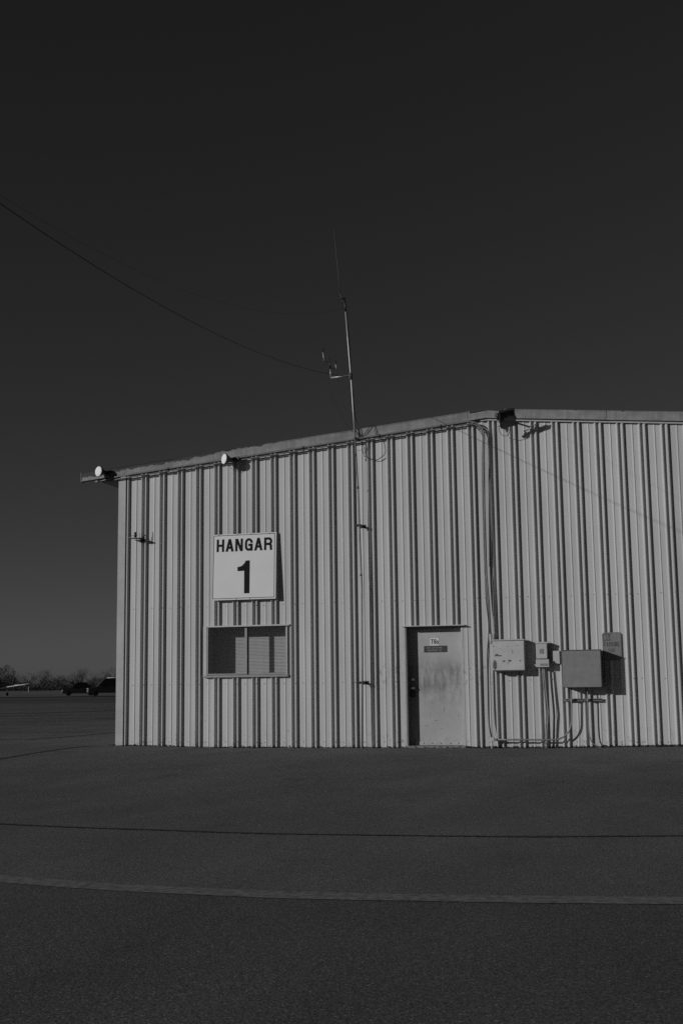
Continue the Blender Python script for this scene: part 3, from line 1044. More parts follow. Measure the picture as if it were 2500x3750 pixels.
Geo().lathe([(0.030, 0), (0.030, 0.03), (0.022, 0.035)], (0.115, 0.06, 0.0), (0, 0, -1), 14).build('gland', M['lamp_body'], mb, local=True)

bc = thing('junction_box', 'small square pale junction box beside the meter housing', 'electrical box', (7.64, -0.085, 1.344))
Geo().box(0.0, 0.121, 0.004, 0.044, 0.0, 0.214, 0.003).build('case', M['meter'], bc, local=True)
Geo().box(0.001, 0.120, -0.004, 0.003, 0.002, 0.212, 0.002).build('cover', M['meter'], bc, local=True)
Geo().box(0.035, 0.07, -0.007, -0.0045, 0.004, 0.016, 0.001).build('clasp', M['lamp_body'], bc, local=True)

bx = thing('large_enclosure', 'large plain mid grey electrical enclosure standing off the wall', 'electrical box', (7.826, -0.35, 0.955))
Geo().box(0.0, 0.612, 0.010, 0.31, 0.0, 0.592, 0.004).build('case', M['box_d'], bx, local=True)
Geo().box(0.003, 0.609, -0.002, 0.009, 0.003, 0.590, 0.002).build('cover', M['box_d'], bx, local=True)
Geo().box(-0.008, 0.620, -0.012, 0.315, 0.593, 0.606, 0.003).build('lid', M['box_lid'], bx, local=True)
bs = Geo()
for x in (0.015, 0.597):
    for z in (0.012, 0.575):
        bs.lathe([(0.006, 0), (0.005, 0.004)], (x, -0.002, z), (0, -1, 0), 8, False)
bs.build('cover_screws', M['screw'], bx, local=True, kind='stuff')
for x in (0.06, 0.51):
    Geo().box(x, x + 0.04, 0.31, 0.351, 0.05, 0.55).build('wall_bracket', M['box_lid'], bx, local=True)

rl = thing('strut_rail', 'slotted steel strut rail on the wall under the large enclosure', 'rail', (8.1, -0.045, 0.75))
r = Geo()
r.box(7.80, 8.418, -0.090, -0.045, 0.766, 0.772); r.box(7.80, 8.418, -0.090, -0.045, 0.730, 0.736); r.box(7.80, 8.418, -0.0455, -0.042, 0.7365, 0.7655)
r.box(7.80, 8.418, -0.0905, -0.087, 0.758, 0.7655); r.box(7.80, 8.418, -0.0905, -0.087, 0.7365, 0.744)
r.build('channel', M['conduit'], rl)
for x in (7.93, 8.19):
    Geo().box(x - 0.022, x + 0.022, -0.155, -0.0910, 0.742, 0.760, 0.002).build('pipe_clamp', M['conduit'], rl)

YC = -0.15
GRP = None
c = thing('conduit_run', 'bent steel conduit from the large enclosure running low along the wall', 'conduit', (7.93, YC, 0.0))
p = [(7.932, YC, 0.96), (7.930, YC, 0.70), (7.918, YC, 0.40)]
p += [(7.62 + 0.296 * math.cos(math.radians(a)), YC, 0.405 + 0.296 * math.sin(math.radians(a))) for a in range(-6, -95, -8)]
p += [(7.3, YC, 0.109), (6.9, YC, 0.111), (6.64, YC, 0.112)]
Geo().tube(p, 0.0135, 10).build('pipe', M['conduit'], c)
f = Geo(); f.box(6.585, 6.648, YC - 0.024, YC + 0.024, 0.085, 0.150, 0.006); f.build('elbow_fitting', M['pvc'], c)
Geo().tube([(6.606, YC, 0.09), (6.604, YC, -0.06)], 0.016, 10).build('stub', M['pvc'], c)
Geo().tube([(6.655, YC, 0.112), (6.70, YC, 0.112)], 0.019, 10).build('coupling', M['conduit'], c)

c = thing('conduit_run', 'thin steel conduit curving from the large enclosure into the ground', 'conduit', (8.19, YC, 0.0))
p = smooth_path([(8.196, YC, 0.96), (8.192, YC, 0.6), (8.190, YC, 0.30), (8.205, YC, 0.14), (8.255, YC, 0.045), (8.33, YC, 0.005), (8.41, YC, -0.05)], 6)
Geo().tube(p, 0.0095, 8).build('pipe', M['conduit'], c)

for k, (pp_, lab) in enumerate(((
        [(7.480, -0.117, 1.29), (7.490, -0.117, 1.0), (7.512, -0.117, 0.60), (7.505, -0.117, 0.40), (7.478, -0.117, -0.05)], 'steel conduit dropping from the meter housing on its door side'),
        ([(7.506, -0.150, 1.27), (7.520, -0.150, 1.0), (7.545, -0.150, 0.62), (7.545, -0.150, 0.52), (7.515, -0.150, 0.2), (7.502, -0.150, -0.05)], 'steel conduit dropping from the meter housing beside its twin'))):
    c = thing('conduit_run', lab, 'conduit', (pp_[-1][0], pp_[-1][1], 0.0))
    Geo().tube(smooth_path(pp_, 6), 0.0135, 8).build('pipe', M['conduit'], c)
    Geo().tube([Vector(pp_[-1]) + Vector((0, 0, 0.01)), Vector(pp_[-1]) + Vector((0.0, 0, 0.11))], 0.015, 8).build('coupling', M['conduit'], c)


# ---- conduits along the rake and down by the ridge
def rake_pt(x, dz, y=-0.105):
    return (x, y, roof_z(x) - FH + dz)


def rake_conduit(label, dz, r, y, xdrop, zend, bend):
    P = [rake_pt(x, dz + 0.002 * math.sin(x * 1.7), y) for x in [-0.33 + 0.35 * i for i in range(200) if -0.33 + 0.35 * i < xdrop - bend - 0.05]]
    xe = xdrop - bend
    P.append(rake_pt(xe, dz, y))
    z0 = P[-1][2]
    for a in range(15, 91, 15):
        P.append((xe + bend * math.sin(math.radians(a)), y, z0 - bend * (1 - math.cos(math.radians(a)))))
    P += [(xdrop - 0.012, y, z0 - bend - 0.25), (xdrop - 0.03, y, 4.5), (xdrop - 0.036, y, 3.5), (xdrop - 0.034, y, 2.9), (xdrop - 0.006, y, 2.4), (xdrop + 0.006, y, zend)]
    o = thing('conduit_run', label, 'conduit', P[-1])
    Geo().tube(P, r, 8).build('pipe', M['conduit_shaded'], o)
    for x in (0.75, 2.05, 3.35, 4.75, 5.85):
        q0, q1 = rake_pt(x, dz, y), rake_pt(x + 0.045, dz, y)
        Geo().tube([q0, q1], r * 1.32, 8).build('coupling', M['lamp_body'], o)
    return o


rake_conduit('upper steel conduit following the left roof slope and down beside the ridge', -0.020, 0.0145, -0.122, 6.628, 1.84, 0.27)
rake_conduit('lower steel conduit following the left roof slope and down beside the ridge', -0.062, 0.0115, -0.098, 6.600, 2.2, 0.22)
ft = Geo(); ft.tube([(6.633, -0.112, 1.86), (6.634, -0.112, 1.69)], 0.026, 12); ft.tube([(6.633, -0.112, 1.885), (6.633, -0.112, 1.855)], 0.018, 12)
tag(ft.build('conduit_fitting', M['pvc'], None, origin=(6.634, -0.112, 1.69)), 'pale pipe fitting at the end of the conduit beside the rusty box', 'fitting')


def cable(label, pts, r, mat='cable', n=6, seg=6, name='cable'):
    o = Geo().tube(smooth_path(pts, n), r, seg).build(name, M[mat], None, origin=pts[0])
    return tag(o, label, 'cable')


cable('black cable tied along the conduits down to the low elbow fitting',
      [(6.418, -0.07, 5.476), (6.495, -0.08, 5.460), (6.542, -0.08, 5.413), (6.585, -0.08, 5.361), (6.597, -0.08, 5.286), (6.600, -0.08, 5.0), (6.590, -0.08, 4.4), (6.575, -0.08, 3.6), (6.566, -0.08, 2.9), (6.576, -0.08, 2.4),
       (6.600, -0.08, 2.05), (6.592, -0.08, 1.8), (6.566, -0.085, 1.5), (6.560, -0.085, 1.0), (6.556, -0.09, 0.5), (6.575, -0.1, 0.25), (6.602, -0.12, 0.13)], 0.012)
cable('thin grey cable beside the black one along the wall conduits',
      [(6.40, -0.07, 5.46), (6.53, -0.09, 5.38), (6.61, -0.11, 5.2), (6.618, -0.11, 4.86), (6.60, -0.1, 4.0), (6.590, -0.1, 3.2), (6.578, -0.1, 2.6), (6.61, -0.1, 2.1), (6.60, -0.1, 1.7),
       (6.578, -0.1, 1.3), (6.572, -0.1, 0.8), (6.568, -0.1, 0.4), (6.585, -0.1, 0.22)], 0.007, 'grey_cable')
cable('loose black wire hanging off the bundle beside the ridge', [(6.63, -0.13, 5.44), (6.68, -0.12, 5.25), (6.702, -0.10, 5.084), (6.702, -0.09, 4.923), (6.68, -0.09, 4.4), (6.66, -0.09, 3.7), (6.645, -0.09, 3.0)], 0.005)

# ================================================================== ANTENNA MAST
YM = -0.16
mast = thing('antenna_mast', 'tall thin antenna mast bracketed to the hangar wall and rising above the roof', 'antenna', (4.391, YM, 0.0))
Geo().tube([(4.391, YM, -0.05), (4.415, YM, 1.4), (4.428, YM, 2.719), (4.402, YM, 3.6), (4.386, YM, 4.402), (4.347, YM, 5.314)], 0.0165, 10).build('lower_tube', M['conduit'], mast)
Geo().tube([(4.349, YM, 5.27), (4.318, YM, 5.9), (4.293, YM, 6.379), (4.245, YM, 7.1), (4.201, YM, 7.763)], 0.0135, 10).build('upper_tube', M['mast'], mast)
Geo().tube([(4.206, YM, 7.69), (4.199, YM, 7.80), (4.178, YM, 7.93)], 0.019, 8).build('top_clamp', M['black'], mast)
Geo().tube([(4.185, YM, 7.92), (4.15, YM, 7.95), (4.118, YM, 8.006), (4.095, YM, 8.09)], 0.012, 8).build('whip_base', M['black'], mast)
gp = Geo()
gp.tube([(4.075, YM, 7.955), (4.215, YM, 7.945)], 0.0075, 6); gp.tube([(4.14, YM - 0.1, 7.94), (4.15, YM + 0.1, 7.94)], 0.006, 6); gp.tube([(4.12, YM, 7.96), (4.17, YM, 7.80)], 0.006, 6)
gp.build('ground_plane', M['black'], mast)
Geo().tube([(4.095, YM, 8.08), (4.06, YM, 8.6), (4.001, YM, 9.251)], 0.003, 6, r1=0.0015).build('whip', M['whip'], mast)
ca = Geo(); ca.tube([(4.290, YM - 0.02, 6.498), (3.925, YM - 0.03, 6.484)], 0.0135, 8); ca.tube([(3.925, YM - 0.03, 6.478), (3.914, YM - 0.03, 6.66)], 0.0145, 8)
ca.build('cross_arm', M['mast'], mast)
Geo().tube([(3.913, YM - 0.03, 6.70), (3.902, YM - 0.03, 6.858)], 0.012, 8).build('dipole_tube', M['mast'], mast)
Geo().tube([(3.916, YM - 0.03, 6.645), (3.911, YM - 0.03, 6.715)], 0.017, 8).build('insulator', M['black'], mast)
for (xa_, za_, xb_, zb_, yy) in ((3.828, 6.779, 3.808, 6.939, YM - 0.12), (3.996, 6.665, 3.978, 6.766, YM + 0.10)):
    Geo().tube([(xa_, yy, za_), (xb_, yy, zb_)], 0.010, 8).build('dipole_tube', M['mast'], mast)
    cp = Geo(); cp.tube([(xb_, yy, zb_), (xb_ - 0.004, yy, zb_ + 0.055)], 0.014, 8); cp.tube([(xb_ - 0.03, yy, zb_ + 0.045), (xb_ + 0.03, yy, zb_ + 0.045)], 0.006, 6)
    cp.build('dipole_cap', M['black'], mast)
    Geo().tube([(xa_, yy, za_), (3.912, YM - 0.03, za_ + 0.01 if za_ < 6.7 else 6.76)], 0.004, 6).build('spreader', M['black'], mast)
cl = Geo(); cl.box(4.262, 4.312, YM - 0.05, YM + 0.025, 6.43, 6.545, 0.008); cl.build('arm_clamp', M['black'], mast)
for z, x in ((3.80, 4.40), (1.075, 4.408)):
    b_ = Geo()
    b_.box(x - 0.055, x - 0.03, YM - 0.03, YM + 0.02, z - 0.02, z + 0.022, 0.003)
    b_.box(x - 0.03, x + 0.035, YM - 0.022, YM + 0.022, z - 0.018, z + 0.02, 0.003)
    b_.box(x + 0.005, x + 0.03, YM + 0.02, 0.0, z - 0.016, z + 0.016)
    b_.box(x - 0.03, x + 0.07, -0.012, 0.0, z - 0.03, z + 0.03)
    b_.build('wall_bracket', M['black'], mast)
for z in (2.93, 4.47, 5.36, 5.05):
    x = 4.42 if z < 3 else (4.386 if z < 4.6 else 4.35)
    Geo().tube([(x, YM, z - 0.02), (x - 0.001, YM, z + 0.02)], 0.021, 8).build('tie', M['lamp_body'], mast)

cable('black feed cable falling from the outer dipole to the roof edge', [(3.83, -0.28, 6.78), (3.87, -0.24, 6.5), (3.95, -0.2, 6.15), (4.10, -0.17, 5.78), (4.27, -0.16, 5.52), (4.40, -0.15, 5.40)], 0.0045)
cable('black feed cable falling from the inner dipole to the roof edge', [(4.00, -0.07, 6.66), (4.05, -0.1, 6.3), (4.15, -0.12, 5.92), (4.29, -0.14, 5.60), (4.40, -0.14, 5.44), (4.46, -0.13, 5.36)], 0.0045)
cable('black cable taped down the back of the mast', [(4.215, -0.13, 7.7), (4.262, -0.13, 7.1), (4.285, -0.13, 6.5), (4.310, -0.13, 6.2), (4.334, -0.13, 5.885), (4.356, -0.13, 5.716), (4.403, -0.13, 5.567), (4.442, -0.13, 5.391)], 0.006)
cable('narrow black cable loop hanging on the wall just beside the mast', [(4.444, -0.10, 5.37), (4.446, -0.065, 5.29), (4.449, -0.06, 5.197), (4.459, -0.06, 5.127), (4.475, -0.06, 5.064), (4.501, -0.06, 5.031), (4.514, -0.06, 5.055), (4.501, -0.06, 5.138), (4.471, -0.06, 5.223), (4.455, -0.065, 5.30), (4.45, -0.10, 5.37)], 0.0045)
cable('wide black cable loop hanging below the fascia beside the mast', [(4.52, -0.09, 5.30), (4.514, -0.06, 5.15), (4.517, -0.055, 5.044), (4.551, -0.055, 5.009), (4.607, -0.055, 4.983), (4.690, -0.055, 4.964), (4.732, -0.055, 4.972), (4.781, -0.055, 5.004), (4.837, -0.055, 5.041), (4.866, -0.055, 5.088), (4.867, -0.055, 5.170), (4.851, -0.06, 5.254), (4.828, -0.09, 5.34), (4.81, -0.12, 5.41)], 0.0065)
cable('thin black wire slung from the mast to the cable loop', [(4.351, -0.15, 5.156), (4.393, -0.06, 5.152), (4.449, -0.055, 5.162), (4.498, -0.055, 5.194), (4.520, -0.055, 5.227), (4.507, -0.06, 5.297)], 0.003)
cable('black arched tube standing in for a cable shadow on the fascia', [(4.430, -0.125, 5.403), (4.508, -0.125, 5.432), (4.600, -0.125, 5.537), (4.643, -0.115, 5.585), (4.685, -0.115, 5.579), (4.710, -0.125, 5.446), (4.737, -0.125, 5.389)], 0.006)  # solid dark arch in place of a shadow cast on the fascia

# overhead line to a pole behind the photographer
pole = thing('utility_pole', 'wooden utility pole carrying the overhead cable', 'pole', (4.0, -36.15, 0))
Geo().tube([(4.0, -36.15, -0.2), (4.0, -36.15, 12.9)], 0.17, 12, r1=0.11).build('shaft', M['wood'], pole)
for z in (10.45, 12.45):
    Geo().lathe([(0.05, 0), (0.06, 0.05), (0.03, 0.1)], (4.0, -36.0, z), (0, 0, 1), 12).build('insulator', M['plate_white'], pole)


def span(a, b, sag, n=40):
    A, B = Vector(a), Vector(b)
    return [A.lerp(B, i / n) - Vector((0, 0, sag * 4 * (i / n) * (1 - i / n))) for i in range(n + 1)]


tag(Geo().tube(span((4.28, -0.19, 6.47), (4.0, -36.0, 10.5), 3.0), 0.0043, 6).build('overhead_cable', M['cable'], None, origin=(4.28, -0.19, 6.47)), 'long black cable sagging from the mast cross arm across the sky', 'cable')
tag(Geo().tube(span((4.19, -0.18, 7.75), (4.0, -36.0, 12.5), 4.6), 0.0014, 5).build('overhead_cable', M['grey_cable'], None, origin=(4.19, -0.18, 7.62)), 'hair thin wire from the mast top across the sky', 'cable')


# ================================================================== LAMPS
def flood(label, centre, normal, mount):
    o = thing('floodlight', label, 'lamp', mount, 'round floodlights under the left roof slope')
    c = Vector(centre); n = Vector(normal).normalized()
    Geo().lathe([(0.094, -0.004), (0.096, 0.0), (0.088, 0.006), (0.05, 0.011), (0.012, 0.013)], c, n, 28).build('lens', M['lens'], o)
    Geo().lathe([(0.101, 0.002), (0.1015, -0.012), (0.093, -0.03), (0.066, -0.085), (0.045, -0.115), (0.040, -0.17), (0.030, -0.185)], c, n, 28).build('housing', M['lamp_body'], o)
    b = c - n * 0.17
    m = Vector(mount)
    Geo().tube(smooth_path([b, b.lerp(m, 0.5) + Vector((0, 0, -0.02)), m], 6), 0.012, 8).build('arm', M['lamp_body'], o)
    Geo().box(m.x - 0.045, m.x + 0.045, m.y - 0.03, m.y + 0.02, m.z - 0.045, m.z + 0.045, 0.006).build('mount_box', M['lamp_body'], o)
    return o


flood('white faced round floodlight at the free end of the roof overhang', (-0.560, -0.26, 5.035), (-0.377, -0.809, 0.03), (-0.36, -0.115, 4.965))
flood('white faced round floodlight under the roof slope above the hangar sign', (1.922, -0.255, 5.120), (-0.615, -0.725, 0.056), (2.12, -0.115, 5.125))
cable('thin black wire drooping from the floodlight above the sign', [(1.98, -0.2, 5.04), (2.0, -0.15, 4.98), (2.06, -0.1, 4.93), (2.12, -0.06, 4.92), (2.16, -0.05, 4.98)], 0.003)
jb = Geo(); jb.tube([(-0.69, -0.11, 4.868), (-0.61, -0.11, 4.873)], 0.022, 10); jb.tube([(-0.61, -0.11, 4.873), (-0.35, -0.11, 4.92)], 0.010, 8)
tag(jb.build('conduit_stub', M['conduit'], None, origin=(-0.6, -0.11, 4.87)), 'short conduit stub under the overhanging end of the fascia', 'conduit')
cable('thin wire hanging from the conduit stub under the overhang', [(-0.62, -0.11, 4.86), (-0.622, -0.11, 4.82), (-0.62, -0.11, 4.76)], 0.0025, n=3)

# square floodlight by the ridge, aimed away to the right and down
fl = thing('square_floodlight', 'black square floodlight on a bracket beside the ridge', 'lamp', (6.885, -0.11, 5.42))
nrm = Vector((0.25, -0.55, -0.75)).normalized()
upv = Vector((-0.2, 0.0, 1)); upv = (upv - nrm * upv.dot(nrm)).normalized()
rgt = upv.cross(nrm) * -1
cen = Vector((7.08, -0.45, 5.45))
mat = Matrix(((rgt.x, -nrm.x, upv.x, cen.x), (rgt.y, -nrm.y, upv.y, cen.y), (rgt.z, -nrm.z, upv.z, cen.z), (0, 0, 0, 1)))
Geo().box(-0.135, 0.135, 0.0, 0.05, -0.185, 0.185, 0.014, mat).build('body', M['black'], fl)
Geo().box(-0.113, 0.113, -0.006, -0.0005, -0.16, 0.16, 0.002, mat).build('lens', M['car_glass'], fl)
fin = Geo()
for k in range(9):
    fin.box(-0.112 + k * 0.028 - 0.004, -0.112 + k * 0.028 + 0.004, 0.0505, 0.07, -0.13, 0.13, 0, mat)
fin.build('cooling_fins', M['black'], fl)
yk = Geo()
yk.tube([mat @ Vector((-0.145, 0.025, -0.05)), mat @ Vector((-0.15, 0.10, -0.05)), mat @ Vector((0.15, 0.10, -0.05)), mat @ Vector((0.145, 0.025, -0.05))], 0.010, 6)
yk.tube([mat @ Vector((-0.03, 0.10, -0.05)), (6.92, -0.20, 5.57), (6.886, -0.13, 5.53)], 0.016, 8)
yk.build('yoke', M['black'], fl)
kn = Geo(); kn.tube([(6.872, -0.19, 5.62), (6.886, -0.14, 5.52)], 0.030, 10); kn.tube([(6.83, -0.17, 5.585), (6.93, -0.17, 5.60)], 0.016, 8)
kn.build('knuckle', M['black'], fl)
jb = Geo(); jb.box(6.866, 6.906, -0.150, -0.06, 5.405, 5.515, 0.005); jb.box(6.88, 6.893, -0.13, -0.10, 5.37, 5.405)
jb.build('junction_box', M['pvc'], fl)
cable('thin black lead looping from the square floodlight', [(6.888, -0.12, 5.37), (6.90, -0.12, 5.30), (6.95, -0.13, 5.24), (7.02, -0.16, 5.225), (7.07, -0.22, 5.26), (7.09, -0.3, 5.33)], 0.0045)

# small bracketed device near the corner
dv = thing('wall_bracket_arm', 'small black bracket arm with clamp jutting from the wall near the corner', 'bracket', (0.245, -0.04, 3.745))
b_ = Geo(); b_.box(0.215, 0.275, -0.052, -0.040, 3.70, 3.78, 0.003); b_.build('wall_plate', M['black'], dv)
b_ = Geo()
b_.prism([(0.02, 3.770), (0.27, 3.765), (0.27, 3.758), (0.02, 3.763)], -0.22, -0.045)
b_.build('shelf', M['conduit'], dv)
b_ = Geo(); b_.tube([(0.245, -0.05, 3.745), (0.235, -0.21, 3.752)], 0.013, 8); b_.tube([(0.03, -0.205, 3.757), (0.26, -0.205, 3.753)], 0.010, 8); b_.build('arm', M['black'], dv)
b_ = Geo(); b_.tube([(0.150, -0.15, 3.768), (0.146, -0.15, 3.868)], 0.021, 10); b_.tube([(0.135, -0.16, 3.86), (0.175, -0.16, 3.868)], 0.012, 8); b_.tube([(0.15, -0.15, 3.825), (0.20, -0.16, 3.815)], 0.006, 6); b_.tube([(0.06, -0.16, 3.81), (0.145, -0.15, 3.81)], 0.004, 6)
b_.tube([(0.055, -0.15, 3.768), (0.055, -0.15, 3.82)], 0.010, 8)
b_.build('clamp_post', M['black'], dv)
Geo().tube([(0.245, -0.16, 3.762), (0.244, -0.16, 3.855)], 0.004, 6).build('rod', M['black'], dv)
cable('thin wire hanging on the ribs beside the small bracket arm', [(0.425, -0.012, 3.88), (0.427, -0.012, 3.8), (0.42, -0.012, 3.72), (0.408, -0.012, 3.655)], 0.004, n=4)


# ================================================================== BACKGROUND
def wheel(parent, c, r, w, axis):
    t_ = Geo().lathe([(r * 0.62, -w / 2), (r * 0.94, -w / 2), (r, -w / 3), (r, w / 3), (r * 0.94, w / 2), (r * 0.62, w / 2)], c, axis, 20).build('wheel', M['tyre'], parent, local=True)
    Geo().lathe([(r * 0.6, -w * 0.42), (r * 0.6, w * 0.42)], c, axis, 16).build('rim', M['rim'], t_, local=True)
    return t_


def car(label, loc, rz, L, W, H, suv):
    """body along +x (front), sides tapering in above the waist"""
    o = thing('parked_car', label, 'car', loc)
    o.rotation_euler = (0, 0, rz)
    waist = 0.58 * H if not suv else 0.56 * H
    gc = 0.17 * H
    low = [(-L / 2, gc + .12), (-L / 2 + .05, waist - .05), (-L / 2 + .3, waist), (L * .12, waist), (L * .30, waist - .08), (L / 2 - .22, waist - .22), (L / 2 - .03, waist - .34), (L / 2, gc + .1), (L / 2 - .15, gc), (-L / 2 + .15, gc)]
    b = Geo()
    for sgn, w in ((1, W / 2),):
        pass
    n = len(low)
    for yy in (-W / 2, -W / 2 + 0.06, W / 2 - 0.06, W / 2):
        ins = 0.05 if abs(yy) > W / 2 - 0.03 else 0.0
        b.v += [(x * (1 - ins * 0.6), yy, z - (ins * 0.5 if z > gc + .2 else -ins * 0.3)) for x, z in low]
    for k in range(3):
        for i in range(n):
            j = (i + 1) % n
            b.f.append((k * n + i, k * n + j, (k + 1) * n + j, (k + 1) * n + i)); b.s.append(False)
    b.f.append(tuple(range(n))); b.s.append(False); b.f.append(tuple(range(3 * n, 4 * n))[::-1]); b.s.append(False)
    body = b.build('body', M['car_paint'], o, local=True)
    if suv:
        up = [(-L / 2 + .12, waist), (-L / 2 + .28, H - .06), (-L / 2 + .5, H), (L * .02, H), (L * .10, H - .07), (L * .26, waist)]
    else:
        up = [(-L / 2 + .55, waist), (-L * .20, H - .10), (-L * .10, H), (L * .02, H), (L * .08, H - .05), (L * .25, waist)]
    gl = Geo(); m = len(up)
    for yy, ins in ((-W / 2 + .06, 0), (W / 2 - .06, 0)):
        gl.v += [(x, yy * (1 - 0.18 * (z - waist) / (H - waist)), z) for x, z in up]
    for i in range(m):
        j = (i + 1) % m
        gl.f.append((i, j, m + j, m + i)); gl.s.append(False)
    gl.f.append(tuple(range(m))); gl.s.append(False); gl.f.append(tuple(range(m, 2 * m))[::-1]); gl.s.append(False)
    gl.build('cabin', M['car_glass'], o, local=True)
    rp = Geo(); tops = [q for q in up if q[1] >= H - .02]
    rp.box(tops[0][0] - .05, tops[-1][0] + .05, -W / 2 + .22, W / 2 - .22, H - .005, H + .018, 0.006)
    rp.build('roof_panel', M['car_paint'], o, local=True)
    for x in (-L * .31, L * .31):
        for y in (-W / 2 + .1, W / 2 - .1):
            wheel(o, (x, y, 0.33), 0.33, 0.22, (0, 1, 0))
    for y in (-W / 2 + .28, W / 2 - .28):
        Geo().box(L / 2 - .14, L / 2 - .02, y - .13, y + .13, waist - .30, waist - .22, 0.02).build('headlight', M['glint_white'], o, local=True)
        Geo().box(L / 2 - .05, L / 2 + .012, y - .10, y + .10, gc + .10, gc + .14, 0.01).build('fog_lamp', M['glint_white'], o, local=True)
    Geo().box(L / 2 - .03, L / 2 + .014, -.5, .5, waist - .36, waist - .325, 0.008).build('grille_bar', M['glint_white'], o, local=True)
    Geo().box(L / 2 - .01, L / 2 + .022, -.26, .26, gc + .19, gc + .32, 0.005).build('number_plate', M['number_plate'], o, local=True)
    for y in (-W / 2 - .08, W / 2 + .08):
        Geo().box(L * .14, L * .19, y - .09, y + .09, waist + .02, waist + .15, 0.02).build('mirror', M['car_paint'], o, local=True)
    if suv:
        for y in (-W / 2 + .22, W / 2 - .22):
            Geo().tube([(-L * .36, y, H + .05), (L * .02, y, H + .05)], 0.028, 8).build('roof_rail', M['glint_white'], o, local=True)  # white colour stands in for the glint along the roof
    return o


car('low dark sedan parked on the far taxiway', (-58.9, 112.5, 0), math.radians(-152), 4.2, 1.8, 1.60, False)
car('tall dark sport utility vehicle half hidden by the hangar corner', (-52.3, 106.6, 0), math.radians(-150), 4.7, 1.9, 1.98, True)

# light aircraft at the left edge
pl = thing('light_aircraft', 'white winged light aircraft parked on the far taxiway', 'aircraft', (-75.5, 122.3, 0))
pl.rotation_euler = (0, 0, math.radians(-88))
PF = [(3.3, 0.10, 1.25), (3.15, 0.28, 1.25), (2.5, 0.45, 1.27), (1.4, 0.56, 1.34), (0.2, 0.58, 1.38), (-1.0, 0.46, 1.36), (-2.6, 0.24, 1.32), (-4.0, 0.12, 1.34)]
fu = Geo(); seg = 14
for x, r, z in PF:
    for q in range(seg):
        w_ = 2 * math.pi * q / seg
        fu.v.append((x, r * math.cos(w_) * 0.95, z + r * math.sin(w_)))
for k in range(len(PF) - 1):
    for q in range(seg):
        q2 = (q + 1) % seg
        fu.f.append((k * seg + q, k * seg + q2, (k + 1) * seg + q2, (k + 1) * seg + q)); fu.s.append(True)
fu.f.append(tuple(range(seg))); fu.s.append(False); fu.f.append(tuple((len(PF) - 1) * seg + q for q in range(seg))); fu.s.append(False)
fu.build('fuselage', M['plane_dark'], pl, local=True)
cn = Geo().lathe([(0.05, -0.95), (0.3, -0.7), (0.42, -0.1), (0.38, 0.4), (0.05, 0.85)], (0.4, 0, 1.75), (1, 0, 0), 14).build('canopy', M['car_glass'], pl, local=True)
for sg_ in (-1, 1):
    wg = Geo()
    sec = [(0.85, 0.0), (0.80, 0.07), (0.5, 0.12), (0.0, 0.09), (-0.65, 0.0), (0.0, -0.04), (0.6, -0.05)]
    for yy, sc_, dz in ((0.45, 1.0, 0.0), (4.1, 0.82, 0.46), (4.55, 0.45, 0.54)):
        wg.v += [(0.35 + x * sc_, sg_ * yy, 0.98 + dz + z * sc_) for x, z in sec]
    m = len(sec)
    for k in range(2):
        for i in range(m):
            j = (i + 1) % m
            wg.f.append((k * m + i, k * m + j, (k + 1) * m + j, (k + 1) * m + i)); wg.s.append(False)
    wg.f.append(tuple(range(m))); wg.s.append(False); wg.f.append(tuple(range(2 * m, 3 * m))); wg.s.append(False)
    wg.build('wing', M['plane'], pl, local=True)
    Geo().box(-4.0, -3.4, min(sg_ * 0.05, sg_ * 1.55), max(sg_ * 0.05, sg_ * 1.55), 1.40, 1.45, 0.015).build('tailplane', M['plane'], pl, local=True)
    Geo().tube([(0.3, sg_ * 1.2, 1.0), (0.3, sg_ * 1.25, 0.3)], 0.04, 8).build('gear_leg', M['plane'], pl, local=True)
    wheel(pl, (0.3, sg_ * 1.25, 0.21), 0.21, 0.16, (0, 1, 0))
Geo().tube([(2.5, 0, 0.95), (2.6, 0, 0.28)], 0.04, 8).build('gear_leg', M['plane'], pl, local=True)
wheel(pl, (2.6, 0, 0.19), 0.19, 0.14, (0, 1, 0))
fn = Geo(); fn.prism([(-4.1, 1.4), (-3.2, 1.4), (-3.75, 2.5), (-4.15, 2.5)], -0.03, 0.03); fn.build('fin', M['plane_dark'], pl, local=True)
pr = Geo(); pr.box(3.32, 3.36, -0.9, 0.9, 1.19, 1.31, 0.01); pr.build('propeller', M['plane_dark'], pl, local=True)
Geo().lathe([(0.13, 0), (0.1, 0.12), (0.02, 0.22)], (3.3, 0, 1.25), (1, 0, 0), 12).build('spinner', M['plane_dark'], pl, local=True)

ps = thing('marker_post', 'slim pale marker post standing at the far edge of the taxiway', 'post', (-113.0, 196.0, 0))
Geo().tube([(-113.0, 196, -0.02), (-113.0, 196, 1.12)], 0.07, 8).build('shaft', M['post'], ps)
Geo().tube([(-113.0, 196, 1.12), (-113.0, 196, 1.17)], 0.085, 8).build('cap', M['post'], ps)


